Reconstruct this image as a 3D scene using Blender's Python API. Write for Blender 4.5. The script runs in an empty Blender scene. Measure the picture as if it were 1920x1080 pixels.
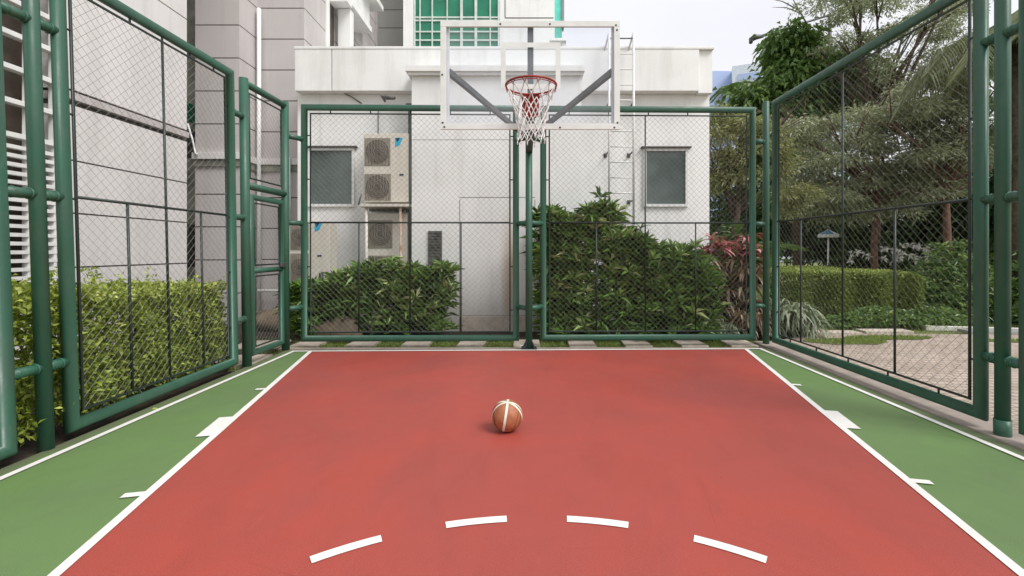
import bpy, bmesh, math, random
import numpy as np
from mathutils import Vector, Matrix
random.seed(7); rng = np.random.default_rng(11)
S = bpy.context.scene; COL = S.collection
F = 860.0; VX, VY, CH = 985.0, 470.0, 1.402      # focal length and vanishing point of the photograph, eye height
def at(x, y, d): return Vector(((x-VX)*d/F, d, CH+(VY-y)*d/F))
def gx(x, d): return (x-VX)*d/F
def gz(y, d): return CH+(VY-y)*d/F

# ------------------------------------------------------------------ materials
def nt(name):
    m = bpy.data.materials.new(name); m.use_nodes = True
    t = m.node_tree; return m, t, t.nodes, t.links, t.nodes['Principled BSDF']
def mix(N, L, a, b, fac, blend='MIX'):
    n = N.new('ShaderNodeMix'); n.data_type = 'RGBA'; n.blend_type = blend
    for s, v in ((n.inputs[6], a), (n.inputs[7], b), (n.inputs[0], fac)):
        if hasattr(v, 'links') or isinstance(v, bpy.types.NodeSocket): L.new(v, s)
        elif isinstance(v, (int, float)): s.default_value = v
        else: s.default_value = (*v, 1)
    return n.outputs[2]
def noise(N, L, scale, detail=4, rough=.55, stretch=None, coord='Object', dist=0):
    tc = N.new('ShaderNodeTexCoord'); n = N.new('ShaderNodeTexNoise')
    n.inputs['Scale'].default_value = scale; n.inputs['Detail'].default_value = detail
    n.inputs['Roughness'].default_value = rough; n.inputs['Distortion'].default_value = dist
    src = tc.outputs[coord]
    if stretch:
        mp = N.new('ShaderNodeMapping'); mp.inputs['Scale'].default_value = stretch
        L.new(src, mp.inputs[0]); src = mp.outputs[0]
    L.new(src, n.inputs['Vector']); return n.outputs['Fac']
def ramp(N, L, src, a, b, va=0., vb=1.):
    r = N.new('ShaderNodeMapRange'); r.inputs[1].default_value = a; r.inputs[2].default_value = b
    r.inputs[3].default_value = va; r.inputs[4].default_value = vb; L.new(src, r.inputs[0]); return r.outputs[0]
def bump(N, L, P, src, strength, dist=.01):
    b = N.new('ShaderNodeBump'); b.inputs['Strength'].default_value = strength
    b.inputs['Distance'].default_value = dist; L.new(src, b.inputs['Height']); L.new(b.outputs[0], P.inputs['Normal'])
def simple(name, col, rough=.5, metal=0, var=.12, scale=6, col2=None, bmp=0, bscale=60, spec=.5):
    m, t, N, L, P = nt(name)
    c2 = col2 or tuple(c*(1-var*2) for c in col)
    f = ramp(N, L, noise(N, L, scale), .35, .7)
    L.new(mix(N, L, col, c2, f), P.inputs['Base Color'])
    P.inputs['Roughness'].default_value = rough; P.inputs['Metallic'].default_value = metal
    P.inputs['Specular IOR Level'].default_value = spec
    if bmp: bump(N, L, P, noise(N, L, bscale, 3), bmp)
    return m
def court_mat(name, col, col2, edge=False):
    m, t, N, L, P = nt(name)
    f = ramp(N, L, noise(N, L, .7, 5, .6, dist=.6), .35, .68)
    c = mix(N, L, col, col2, f)
    f2 = ramp(N, L, noise(N, L, 2.6, 7, .75, (1, .4, 1), dist=.8), .48, .78, 0, .42)
    f4 = ramp(N, L, noise(N, L, 11, 6, .8, (1, .25, 1), dist=1.5), .60, .74, 0, .3); c = mix(N, L, c, tuple(min(1, x*1.25+.05) for x in col), f4)
    c = mix(N, L, c, tuple(x*.62 for x in col), f2)
    f3 = ramp(N, L, noise(N, L, 260, 2, .6), .4, .75, 0, .12)
    c = mix(N, L, c, (.75, .72, .68), f3)
    vs = N.new('ShaderNodeTexVoronoi'); tc = N.new('ShaderNodeTexCoord'); vs.inputs['Scale'].default_value = 2.2
    L.new(tc.outputs['Object'], vs.inputs['Vector'])
    c = mix(N, L, c, tuple(x*.55 for x in col), ramp(N, L, vs.outputs['Distance'], .012, .03, .5, 0))
    if edge:
        g = N.new('ShaderNodeNewGeometry'); sx = N.new('ShaderNodeSeparateXYZ'); L.new(g.outputs['Position'], sx.inputs[0])
        a = N.new('ShaderNodeMath'); a.operation = 'SUBTRACT'; L.new(sx.outputs[0], a.inputs[0]); a.inputs[1].default_value = .06
        b = N.new('ShaderNodeMath'); b.operation = 'ABSOLUTE'; L.new(a.outputs[0], b.inputs[0])
        n = N.new('ShaderNodeMath'); n.operation = 'MULTIPLY_ADD'; L.new(noise(N, L, 4, 5), n.inputs[0]); n.inputs[1].default_value = .22; L.new(b.outputs[0], n.inputs[2])
        c = mix(N, L, c, (.13, .14, .085), ramp(N, L, n.outputs[0], 3.36, 3.52, 0, .8))
    vc = N.new('ShaderNodeTexVoronoi'); vc.feature = 'DISTANCE_TO_EDGE'; vc.inputs['Scale'].default_value = .8; L.new(tc.outputs['Object'], vc.inputs['Vector'])
    mk_ = N.new('ShaderNodeMath'); mk_.operation = 'MULTIPLY'; L.new(ramp(N, L, vc.outputs['Distance'], .0012, .003, .2, 0), mk_.inputs[0]); L.new(ramp(N, L, noise(N, L, 1.3, 3), .55, .65), mk_.inputs[1])
    c = mix(N, L, c, tuple(x*.4 for x in col), mk_.outputs[0])
    L.new(c, P.inputs['Base Color']); L.new(ramp(N, L, noise(N, L, 1.6, 5), .3, .7, .5, .72), P.inputs['Roughness'])
    P.inputs['Specular IOR Level'].default_value = .35
    bump(N, L, P, noise(N, L, 190, 3), .25, .004)
    return m
def clad(name, col, dirt=(.3, .27, .24), amt=.35, rough=.6):
    m, t, N, L, P = nt(name)
    f = ramp(N, L, noise(N, L, .9, 5, .6), .4, .75)
    c = mix(N, L, col, tuple(x*.88 for x in col), f)
    f2 = ramp(N, L, noise(N, L, 3.0, 7, .7, (1, 1, .09)), .50, .78, 0, amt)
    c = mix(N, L, c, dirt, f2)
    f3 = ramp(N, L, noise(N, L, 30, 4, .7), .45, .8, 0, .1); c = mix(N, L, c, dirt, f3)
    L.new(c, P.inputs['Base Color']); P.inputs['Roughness'].default_value = rough
    bump(N, L, P, noise(N, L, 90, 3), .12, .003)
    return m
def leafm(name, dark, light, tip=None, trans=.3, rough=.42):
    m, t, N, L, P = nt(name)
    a = N.new('ShaderNodeAttribute'); a.attribute_name = 'v'
    c = mix(N, L, dark, light, a.outputs['Fac'])
    if tip: c = mix(N, L, c, tip, ramp(N, L, a.outputs['Fac'], .86, .9))
    L.new(c, P.inputs['Base Color']); P.inputs['Roughness'].default_value = rough
    tr = N.new('ShaderNodeBsdfTranslucent'); L.new(mix(N, L, c, (.35, .5, .08), .3), tr.inputs[0])
    ms = N.new('ShaderNodeMixShader'); ms.inputs[0].default_value = trans
    L.new(P.outputs[0], ms.inputs[1]); L.new(tr.outputs[0], ms.inputs[2]); L.new(ms.outputs[0], N['Material Output'].inputs[0])
    return m
M = {}
M['green'] = simple('green_enamel', (.03, .125, .088), .42, 0, .15, 2.5, (.042, .105, .08))
def enamel():
    m, t, N, L, P = nt('worn_green_enamel')
    c = mix(N, L, (.027, .115, .072), (.04, .10, .07), ramp(N, L, noise(N, L, 2.5), .35, .7))
    c = mix(N, L, c, (.11, .16, .12), ramp(N, L, noise(N, L, 9, 6, .7, (1, 1, .35)), .5, .8, 0, .45))
    k = ramp(N, L, noise(N, L, 26, 5, .75), .70, .74)
    c = mix(N, L, c, (.13, .055, .025), k)
    L.new(c, P.inputs['Base Color'])
    L.new(ramp(N, L, noise(N, L, 6, 4), .3, .7, .34, .55), P.inputs['Roughness'])
    bump(N, L, P, noise(N, L, 45, 4), .18, .004); return m
M['green'] = enamel()
M['wire'] = simple('coated_wire', (.20, .21, .19), .5, .2)
M['rod'] = simple('dark_rod', (.035, .05, .045), .45, .3)
M['steel'] = simple('galvanised_steel', (.15, .155, .155), .5, .6, .2, 9)
M['white'] = simple('white_enamel', (.78, .78, .77), .4, 0, .06, 8)
def line_paint():
    m, t, N, L, P = nt('line_paint')
    c = mix(N, L, (.83, .82, .79), (.74, .72, .68), ramp(N, L, noise(N, L, 5, 5), .35, .7))
    c = mix(N, L, c, (.45, .36, .3), ramp(N, L, noise(N, L, 42, 6, .75), .60, .74, 0, .55))
    L.new(c, P.inputs['Base Color']); P.inputs['Roughness'].default_value = .65
    bump(N, L, P, noise(N, L, 200, 3), .15); return m
M['paint'] = line_paint()
M['red'] = court_mat('red_acrylic', (.375, .044, .027), (.30, .046, .035))
M['court'] = court_mat('green_acrylic', (.118, .222, .058), (.108, .178, .066), True)
M['wallw'] = clad('white_render', (.845, .845, .835), (.38, .35, .31), .4)
def stained():
    m = M['wallw'].copy(); m.name = 'stained_render'; t = m.node_tree; N, L = t.nodes, t.links; P = N['Principled BSDF']
    src = P.inputs['Base Color'].links[0].from_socket
    g = N.new('ShaderNodeNewGeometry'); sx = N.new('ShaderNodeSeparateXYZ'); L.new(g.outputs['Position'], sx.inputs[0])
    def op(o, a, b=0):
        n = N.new('ShaderNodeMath'); n.operation = o
        for i, v in enumerate((a, b)):
            if isinstance(v, bpy.types.NodeSocket): L.new(v, n.inputs[i])
            else: n.inputs[i].default_value = v
        return n.outputs[0]
    wob = noise(N, L, 3, 5, .7, (1, 1, .2))
    k = op('MULTIPLY', ramp(N, L, op('ABSOLUTE', op('ADD', op('SUBTRACT', sx.outputs[0], gx(930, 8.15)+.12), op('MULTIPLY', wob, -.25))), .02, .17, .75, 0), ramp(N, L, sx.outputs[2], 1.2, 2.2, 1, 0))
    low = ramp(N, L, op('ADD', sx.outputs[2], op('MULTIPLY', wob, -.5)), -.1, .45, .6, 0)
    c = mix(N, L, src, (.44, .30, .17), k); c = mix(N, L, c, (.35, .31, .26), low)
    L.new(c, P.inputs['Base Color']); return m
M['bayw'] = stained()
M['stone'] = clad('pinkish_cladding', (.53, .495, .49), (.28, .255, .24), .45)
M['stone2'] = clad('pale_cladding', (.71, .685, .68), (.36, .33, .31), .4)
M['joint'] = simple('joint_gap', (.1, .09, .085), .9)
M['greyw'] = clad('grey_render', (.3, .3, .28), (.18, .18, .16), .3)
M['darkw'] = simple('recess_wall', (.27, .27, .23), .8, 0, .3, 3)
M['brownglass'] = simple('brown_glass', (.085, .065, .052), .3, 0, .2)
def glass_dark(name, col, rough=.08):
    m, t, N, L, P = nt(name)
    f = ramp(N, L, noise(N, L, 1.5, 4), .35, .7)
    L.new(mix(N, L, col, tuple(c*1.7 for c in col), f), P.inputs['Base Color'])
    P.inputs['Roughness'].default_value = rough; P.inputs['IOR'].default_value = 1.52
    return m
M['pane'] = glass_dark('dusty_pane', (.075, .095, .09), .13)
M['greenglass'] = glass_dark('green_pane', (.012, .15, .085), .06)
M['tealglass'] = glass_dark('teal_pane', (.1, .5, .4), .06)
M['mull'] = simple('window_bar', (.66, .74, .69), .4)
M['acbody'] = clad('ac_casing', (.68, .65, .58), (.35, .24, .15), .35, .45)
M['acgrille'] = simple('ac_grille', (.30, .265, .22), .6)
M['acfan'] = simple('ac_fan', (.115, .10, .085), .5)
M['cyan'] = simple('cyan_mark', (.03, .45, .7), .5); M['navy'] = simple('dark_mark', (.01, .03, .08), .5)
M['rust'] = simple('rusty_pipe', (.58, .5, .42), .7, 0, .3, 7, (.33, .14, .07))
M['dpipe'] = simple('dark_pipe', (.17, .17, .155), .7, 0, .3, 8)
M['rim'] = simple('rim_red', (.36, .028, .014), .35, 0, .15)
M['cord'] = simple('net_cord', (.85, .83, .84), .7)
M['soil'] = simple('soil', (.05, .035, .025), .95, 0, .3, 7, None, .8, 30)
M['lawn'] = simple('lawn_ground', (.17, .23, .06), .95, 0, .3, 5, (.12, .1, .05), .8, 60)
M['slab'] = simple('concrete_slab', (.6, .52, .45), .85, 0, .12, 9, (.42, .36, .3), .3, 80)
M['kerb'] = simple('concrete_kerb', (.38, .32, .28), .85, 0, .2, 5, (.27, .23, .2), .4, 70)
M['kerbw'] = simple('white_kerb', (.7, .68, .62), .8)
M['bark'] = simple('bark', (.12, .085, .06), .9, 0, .35, 12, None, .8, 20)
M['redbark'] = simple('reddish_bark', (.22, .12, .085), .9, 0, .3, 10, None, .8, 20)
M['boulder'] = simple('boulder_stone', (.19, .14, .095), .9, 0, .3, 4, (.11, .085, .06), .8, 14)
M['bluef'] = simple('blue_facade', (.42, .52, .80), .35, 0, .03, .2)
M['bluef2'] = simple('pale_facade', (.72, .78, .9), .6)
M['canopyb'] = simple('blue_canvas', (.15, .4, .62), .8)
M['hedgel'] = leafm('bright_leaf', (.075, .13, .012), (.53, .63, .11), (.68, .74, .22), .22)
M['shrub'] = leafm('dark_leaf', (.018, .05, .011), (.25, .44, .09), (.58, .68, .3), .16, .25)
M['broad'] = leafm('broad_leaf', (.035, .09, .025), (.22, .34, .10), (.38, .5, .16), .25, .33)
M['feather'] = leafm('grey_green_leaf', (.12, .14, .075), (.52, .55, .36), (.7, .73, .56), .3)
M['feather2'] = leafm('olive_leaf', (.10, .11, .045), (.46, .46, .2), (.62, .62, .36), .3)
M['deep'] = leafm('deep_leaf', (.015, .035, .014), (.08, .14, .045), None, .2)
M['redleaf'] = leafm('red_leaf', (.12, .02, .03), (.5, .1, .13), (.65, .35, .35), .3)
M['mixleaf'] = leafm('brownish_leaf', (.09, .04, .035), (.26, .17, .1), (.5, .42, .3), .25)
M['strap'] = leafm('striped_leaf', (.1, .14, .07), (.42, .46, .34), None, .3)
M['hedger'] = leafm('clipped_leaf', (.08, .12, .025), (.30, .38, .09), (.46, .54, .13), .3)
M['petal'] = leafm('white_petal', (.7, .68, .66), (.85, .82, .8), None, .2)
M['grass'] = leafm('grass_blade', (.13, .2, .035), (.36, .46, .11), None, .3)
def paving():
    m, t, N, L, P = nt('pink_paving')
    b = N.new('ShaderNodeTexBrick'); tc = N.new('ShaderNodeTexCoord'); L.new(tc.outputs['Object'], b.inputs['Vector'])
    b.inputs['Scale'].default_value = 2.4; b.inputs['Mortar Size'].default_value = .022
    b.inputs['Color1'].default_value = (.50, .41, .345, 1); b.inputs['Color2'].default_value = (.40, .33, .28, 1)
    b.inputs['Mortar'].default_value = (.20, .165, .135, 1)
    f = ramp(N, L, noise(N, L, 1.4, 7, .72), .45, .7, 0, .65)
    c = mix(N, L, b.outputs[0], (.22, .17, .12), f)
    L.new(c, P.inputs['Base Color']); P.inputs['Roughness'].default_value = .85
    bump(N, L, P, noise(N, L, 70), .3); return m
M['paving'] = paving()
def backboard_mat():
    m, t, N, L, P = nt('clear_acrylic')
    tr = N.new('ShaderNodeBsdfTransparent'); tr.inputs[0].default_value = (.97, .98, 1, 1)
    P.inputs['Base Color'].default_value = (.78, .8, .86, 1); P.inputs['Roughness'].default_value = .12
    ms = N.new('ShaderNodeMixShader')
    L.new(ramp(N, L, noise(N, L, 1.5, 3), .3, .7, .04, .09), ms.inputs[0])
    L.new(tr.outputs[0], ms.inputs[1]); L.new(P.outputs[0], ms.inputs[2]); L.new(ms.outputs[0], N['Material Output'].inputs[0])
    return m
M['acrylic'] = backboard_mat()
def ball_mat():
    m, t, N, L, P = nt('two_tone_leather')
    tc = N.new('ShaderNodeTexCoord')
    def dist(n, off=0):
        d = N.new('ShaderNodeVectorMath'); d.operation = 'DOT_PRODUCT'; L.new(tc.outputs['Object'], d.inputs[0])
        v = Vector(n).normalized(); d.inputs[1].default_value = v/.12
        s = N.new('ShaderNodeMath'); s.operation = 'SUBTRACT'; L.new(d.outputs['Value'], s.inputs[0]); s.inputs[1].default_value = off
        a = N.new('ShaderNodeMath'); a.operation = 'ABSOLUTE'; L.new(s.outputs[0], a.inputs[0]); return a.outputs[0]
    c = mix(N, L, (.40, .145, .065), (.31, .105, .048), ramp(N, L, noise(N, L, 25, 3), .4, .7))
    seam = (.045, .02, .012)
    for n, off in (((.95, -.28, .22), -.58), ((.93, .2, -.3), .45), ((.95, .1, -.2), .78), ((.97, .1, .1), -.85)):
        c = mix(N, L, c, seam, ramp(N, L, dist(n, off), .012, .03, .8, 0))
    for n, off, w in (((.97, 0, -.15), -.10, .075), ((.371, .843, .388), .153, .075), ((.137, -.968, -.21), .104, .06)):
        d = dist(n, off)
        c = mix(N, L, c, seam, ramp(N, L, d, w+.02, w+.035, 1, 0))
        c = mix(N, L, c, (.76, .7, .58), ramp(N, L, d, w, w+.012, 1, 0))
    L.new(c, P.inputs['Base Color']); P.inputs['Roughness'].default_value = .5
    v = N.new('ShaderNodeTexVoronoi'); v.inputs['Scale'].default_value = 320; L.new(tc.outputs['Object'], v.inputs['Vector'])
    bump(N, L, P, v.outputs['Distance'], .35, .002); return m
M['ball'] = ball_mat()

# ------------------------------------------------------------------ object helpers
def tag(o, label=None, cat=None, group=None, kind=None):
    if label: o['label'] = label
    if cat: o['category'] = cat
    if group: o['group'] = group
    if kind: o['kind'] = kind
    return o
def empty(name, loc, label, cat, group=None):
    o = bpy.data.objects.new(name, None); o.location = loc; o.empty_display_size = .1; COL.objects.link(o)
    return tag(o, label, cat, group)
class MB:
    def __init__(s): s.v = []; s.f = []; s.m = []; s.sm = []
    def add(s, vs, fs, mi=0, smooth=False):
        k = len(s.v); s.v += [tuple(v) for v in vs]
        for f in fs: s.f.append(tuple(k+i for i in f)); s.m.append(mi); s.sm.append(smooth)
    def box(s, a, b, mi=0, bev=0, rot=0, piv=None):
        x0, y0, z0 = (min(a[i], b[i]) for i in range(3)); x1, y1, z1 = (max(a[i], b[i]) for i in range(3))
        if bev:
            bm = bmesh.new(); bmesh.ops.create_cube(bm, size=1)
            for v in bm.verts: v.co = Vector(((x0+x1)/2+v.co.x*(x1-x0), (y0+y1)/2+v.co.y*(y1-y0), (z0+z1)/2+v.co.z*(z1-z0)))
            bmesh.ops.bevel(bm, geom=bm.edges[:], offset=min(bev, (x1-x0)*.45, (y1-y0)*.45, (z1-z0)*.45), segments=2, affect='EDGES', profile=.7)
            vs = [v.co.copy() for v in bm.verts]; bm.verts.index_update(); fs = [[v.index for v in f.verts] for f in bm.faces]; bm.free()
        else:
            vs = [Vector(p) for p in ((x0,y0,z0),(x1,y0,z0),(x1,y1,z0),(x0,y1,z0),(x0,y0,z1),(x1,y0,z1),(x1,y1,z1),(x0,y1,z1))]
            fs = [(0,3,2,1),(4,5,6,7),(0,1,5,4),(1,2,6,5),(2,3,7,6),(3,0,4,7)]
        if rot:
            p = Vector(piv or ((x0+x1)/2, (y0+y1)/2, 0)); R = Matrix.Rotation(rot, 3, 'Z')
            vs = [R @ (v-p)+p for v in vs]
        s.add(vs, fs, mi)
    def tube(s, pts, r, n=12, mi=0, caps=True, closed=False):
        pts = [Vector(p) for p in pts]; k = len(pts); rs = r if isinstance(r, (list, tuple)) else [r]*k
        rings = []; up = (pts[1]-pts[0]).cross(pts[2]-pts[1]).normalized() if closed else None
        for i, p in enumerate(pts):
            if closed: a = (p-pts[i-1]).normalized(); b = (pts[(i+1) % k]-p).normalized()
            else:
                a = (p-pts[i-1]).normalized() if i else (pts[1]-p).normalized()
                b = (pts[i+1]-p).normalized() if i < k-1 else a
            t = (a+b).normalized(); 
            if up is None:
                up = Vector((0, 0, 1)) if abs(t.z) < .9 else Vector((0, 1, 0))
            u = (up-t*up.dot(t)).normalized(); up = u; w = t.cross(u)
            c = max(t.dot(a), .3); miter = (b-a)
            ring = []
            for j in range(n):
                q = 2*math.pi*j/n; o = u*math.cos(q)+w*math.sin(q)
                if miter.length > 1e-4:
                    mn = (miter-t*miter.dot(t)).normalized(); o = o+mn*o.dot(mn)*(1/c-1)
                ring.append(p+o*rs[i])
            rings.append(ring)
        vs = [v for R_ in rings for v in R_]; fs = []
        for i in range(k if closed else k-1):
            i2 = (i+1) % k
            off = 0
            if closed and i2 == 0:      # match the twist of the first ring
                best = 1e9
                for o_ in range(n):
                    d = sum((rings[i][j]-rings[0][(j+o_) % n]).length for j in range(n))
                    if d < best: best = d; off = o_
            for j in range(n):
                j2 = (j+1) % n
                fs.append((i*n+j, i*n+j2, i2*n+(j2+off) % n, i2*n+(j+off) % n))
        s.add(vs, fs, mi, True)
        if caps and not closed:
            b = len(s.v)-len(vs)
            s.f.append(tuple(b+j for j in range(n))[::-1]); s.m.append(mi); s.sm.append(False)
            s.f.append(tuple(b+(k-1)*n+j for j in range(n))); s.m.append(mi); s.sm.append(False)
    def build(s, name, mats, parent=None, origin=None):
        me = bpy.data.meshes.new(name)
        if not isinstance(mats, (list, tuple)): mats = [mats]
        o = bpy.data.objects.new(name, me); COL.objects.link(o)
        org = Vector((0, 0, 0))
        if parent: o.parent = parent; org = Vector(parent.location)
        elif origin is not None: org = Vector(origin); o.location = org
        if parent and parent.parent: org = Vector(parent.parent.location)
        me.from_pydata([tuple(Vector(v)-org) for v in s.v], [], s.f)
        for m in mats: me.materials.append(M[m])
        me.polygons.foreach_set('material_index', s.m); me.polygons.foreach_set('use_smooth', s.sm); me.update()
        return o
def poly(name, pts, z, mat, **k):
    b = MB(); b.add([(x, y, z) for x, y in pts], [tuple(range(len(pts)))]); o = b.build(name, mat)
    n = o.data.polygons[0].normal
    if n.z < 0: o.data.flip_normals()
    return tag(o, **k)
def npmesh(name, V, Fc, mat, parent, var, mats2=None):
    """V (n,3) world, Fc (m,k) equal size faces, var per face."""
    me = bpy.data.meshes.new(name); o = bpy.data.objects.new(name, me); COL.objects.link(o)
    if parent:
        o.parent = parent; V = V-np.array(parent.location)
    m, k = Fc.shape
    me.vertices.add(len(V)); me.vertices.foreach_set('co', V.astype(np.float32).ravel())
    me.loops.add(m*k); me.loops.foreach_set('vertex_index', Fc.astype(np.int32).ravel())
    me.polygons.add(m); me.polygons.foreach_set('loop_start', np.arange(0, m*k, k, dtype=np.int32))
    me.polygons.foreach_set('loop_total', np.full(m, k, dtype=np.int32))
    me.update(calc_edges=True)
    a = me.attributes.new('v', 'FLOAT', 'FACE'); a.data.foreach_set('value', var.astype(np.float32))
    me.materials.append(M[mat]); return o
def unit(a): return a/np.maximum(np.linalg.norm(a, axis=1, keepdims=True), 1e-6)
def leaves(name, C, D, L, W, mat, parent, var, fold=.25, droop=.15):
    n = len(C); D = unit(D); R = unit(rng.normal(size=(n, 3))+np.array([0, 0, 1.2]))
    Sd = unit(np.cross(D, R)); Nn = np.cross(Sd, D)
    L = L[:, None]; W = W[:, None]
    b = C; l = C+D*L*.42+Sd*W/2+Nn*W*fold; r = C+D*L*.42-Sd*W/2+Nn*W*fold
    t = C+D*L; t[:, 2] -= (L*droop)[:, 0]
    V = np.stack([b, l, t, r], 1).reshape(-1, 3); i = np.arange(n)[:, None]*4
    Fc = np.concatenate([i+np.array([[0, 3, 2]]), i+np.array([[0, 2, 1]])], 0)
    return npmesh(name, V, Fc, mat, parent, np.concatenate([var, var]))
def straps(name, C, D, L, W, mat, parent, var, droop=.6, seg=5):
    n = len(C); D = unit(D); Sd = unit(np.cross(D, np.tile([0, 0, 1.], (n, 1))+rng.normal(size=(n, 3))*.15))
    V = np.zeros((n, seg+1, 2, 3))
    for k in range(seg+1):
        s = k/seg; p = C+D*(L*s)[:, None]; p[:, 2] -= droop*L*s*s
        p = p-np.array(D)*(L*s*s*.12)[:, None]
        w = W*(math.sin(math.pi*min(.12+.88*s, 1))**.6 if s < 1 else .04)
        V[:, k, 0] = p+Sd*(w/2)[:, None]; V[:, k, 1] = p-Sd*(w/2)[:, None]
    i = np.arange(n)[:, None]*(seg+1)*2; Fs = []
    for k in range(seg): Fs.append(i+np.array([[2*k, 2*k+1, 2*k+3, 2*k+2]]))
    return npmesh(name, V.reshape(-1, 3), np.concatenate(Fs, 0), mat, parent, np.tile(var, seg))

# ------------------------------------------------------------------ sky and light
w = bpy.data.worlds.new('World'); S.world = w; w.use_nodes = True
N, L = w.node_tree.nodes, w.node_tree.links
sky = N.new('ShaderNodeTexSky'); sky.sky_type = 'NISHITA'; sky.sun_disc = False
SUN_EL, SUN_AZ = math.radians(50), math.radians(127)      # azimuth measured from +Y towards +X
sky.sun_elevation = SUN_EL; sky.sun_rotation = SUN_AZ; sky.air_density = 1.2; sky.dust_density = 3; sky.ozone_density = 1
mx = N.new('ShaderNodeMix'); mx.data_type = 'RGBA'; mx.inputs[0].default_value = .92
L.new(sky.outputs[0], mx.inputs[6])
L.new(mix(N, L, (6.85, 6.8, 6.95), (6.1, 6.1, 6.45), ramp(N, L, noise(N, L, 1.6, 5, .55, (1, 1, 2.5), 'Generated'), .35, .7)), mx.inputs[7])
L.new(mx.outputs[2], N['Background'].inputs[0]); N['Background'].inputs[1].default_value = .1
sl = bpy.data.lights.new('sun', 'SUN'); sl.energy = 1.8; sl.angle = math.radians(28); sl.color = (1, .97, .925)
so = bpy.data.objects.new('sun', sl); COL.objects.link(so)
dv = Vector((math.sin(SUN_AZ)*math.cos(SUN_EL), math.cos(SUN_AZ)*math.cos(SUN_EL), math.sin(SUN_EL)))
so.rotation_euler = dv.to_track_quat('Z', 'Y').to_euler(); so.location = (8, -6, 20)
S.view_settings.view_transform = 'Standard'; S.view_settings.look = 'None'; S.view_settings.exposure = .66; S.view_settings.gamma = 1
cam = bpy.data.cameras.new('camera'); co = bpy.data.objects.new('camera', cam); COL.objects.link(co); S.camera = co
cam.lens = 36*F/1920; cam.shift_x = -(VX-960)/1920; cam.shift_y = -(540-VY)/1920; cam.clip_end = 1000; cam.clip_start = .05
co.location = (0, 0, CH); co.rotation_euler = (math.pi/2, 0, 0)

# ------------------------------------------------------------------ ground
poly('ground', [(-200, -60), (200, -60), (200, 300), (-200, 300)], -.06, 'lawn', kind='structure')
poly('soil_bed', [(-3.36, -3), (-3.36, 5.45), (-3.6, 5.45), (-3.6, 8.6), (-6.2, 9.2), (-6.2, -3)], -.03, 'soil', kind='structure')
poly('soil_bed', [(-3.6, 7.35), (3.0, 7.35), (4.9, 7.6), (4.9, 9.5), (-3.6, 9.5)], -.035, 'soil', kind='structure')
poly('paved_path', [(3.7, -3), (16, -3), (16, 7.3), (12, 7.6), (8.9, 7.75), (6.0, 7.9), (4.9, 7.75), (3.9, 7.25)], -.022, 'paving', kind='structure')
b = MB(); b.box((-3.37, -3, -.1), (3.5, 6.52, 0)); cs = b.build('court', 'court'); tag(cs, kind='structure')
for v in cs.data.vertices:      # far edge runs a little askew, as painted
    if v.co.y > 6: v.co.y = 6.50+.024*v.co.x
b = MB(); b.box((3.5, -3, -.09), (3.78, 7.05, .012), 0, .012); b.box((-3.6, 6.66, -.09), (3.49, 6.74, -.02)); tag(b.build('kerb', 'kerb'), kind='structure')
CX = .06
def bl(x): return 6.44+.025*x       # base line
def hw(y): return 2.085+.2165*(y-1.977)
yl, yr = bl(-2.97), bl(3.1)
poly('key_area', [(CX-hw(.6), .6), (CX+hw(.6), .6), (CX+hw(yr)+.0, yr+.05), (CX-hw(yl), yl+.05)], .004, 'red', kind='structure')
mk = MB()
def quad(p, z=.008): mk.add([(x, y, z) for x, y in p], [(0, 1, 2, 3)])
def stripe(a, b2, w_, z=.008):
    a = Vector(a); b2 = Vector(b2); d = (b2-a).normalized(); n = Vector((-d.y, d.x))*w_/2
    quad([a-n, b2-n, b2+n, a+n], z)
stripe((-3.215, -3), (-3.215, bl(-3.2)), .05); stripe((3.345, -3), (3.345, bl(3.3)), .05)
stripe((-3.24, bl(-3.24)), (3.37, bl(3.37)), .05, .0095)
LW = .052
for s in (-1, 1):
    a = Vector((CX+s*(hw(.6)), .6)); e = Vector((CX+s*hw(bl(s*3)), bl(s*3)-.025)); stripe(a, e, LW, .0085)
    d = (e-a).normalized(); n = Vector((-d.y, d.x))*(1 if s < 0 else -1)
    if n.x*s < 0: n = -n
    for t0, t1, ln in ((1.70, 1.75, .09), (2.50, 2.90, .105), (3.70, 3.75, .105)):
        y0 = bl(s*3)-t0; y1 = bl(s*3)-t1
        p0 = Vector((CX+s*hw(y0), y0)); p1 = Vector((CX+s*hw(y1), y1))
        quad([p0+n*.025, p0+n*(.025+ln), p1+n*(.025+ln), p1+n*.025], .0075)
stripe((CX-1.8, .575), (CX+1.8, .575), .05)
for c in range(-70, 71, 20):
    for k in range(6):
        a0 = math.radians(c-5+k*10/6); a1 = math.radians(c-5+(k+1)*10/6)
        quad([(CX+r*math.sin(a), .60+r*math.cos(a)) for r, a in ((1.765, a0), (1.82, a0), (1.82, a1), (1.765, a1))], .0082)
o = mk.build('court_markings', 'paint'); tag(o, kind='structure')
for p in o.data.polygons:
    if p.normal.z < 0: p.flip()
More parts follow.
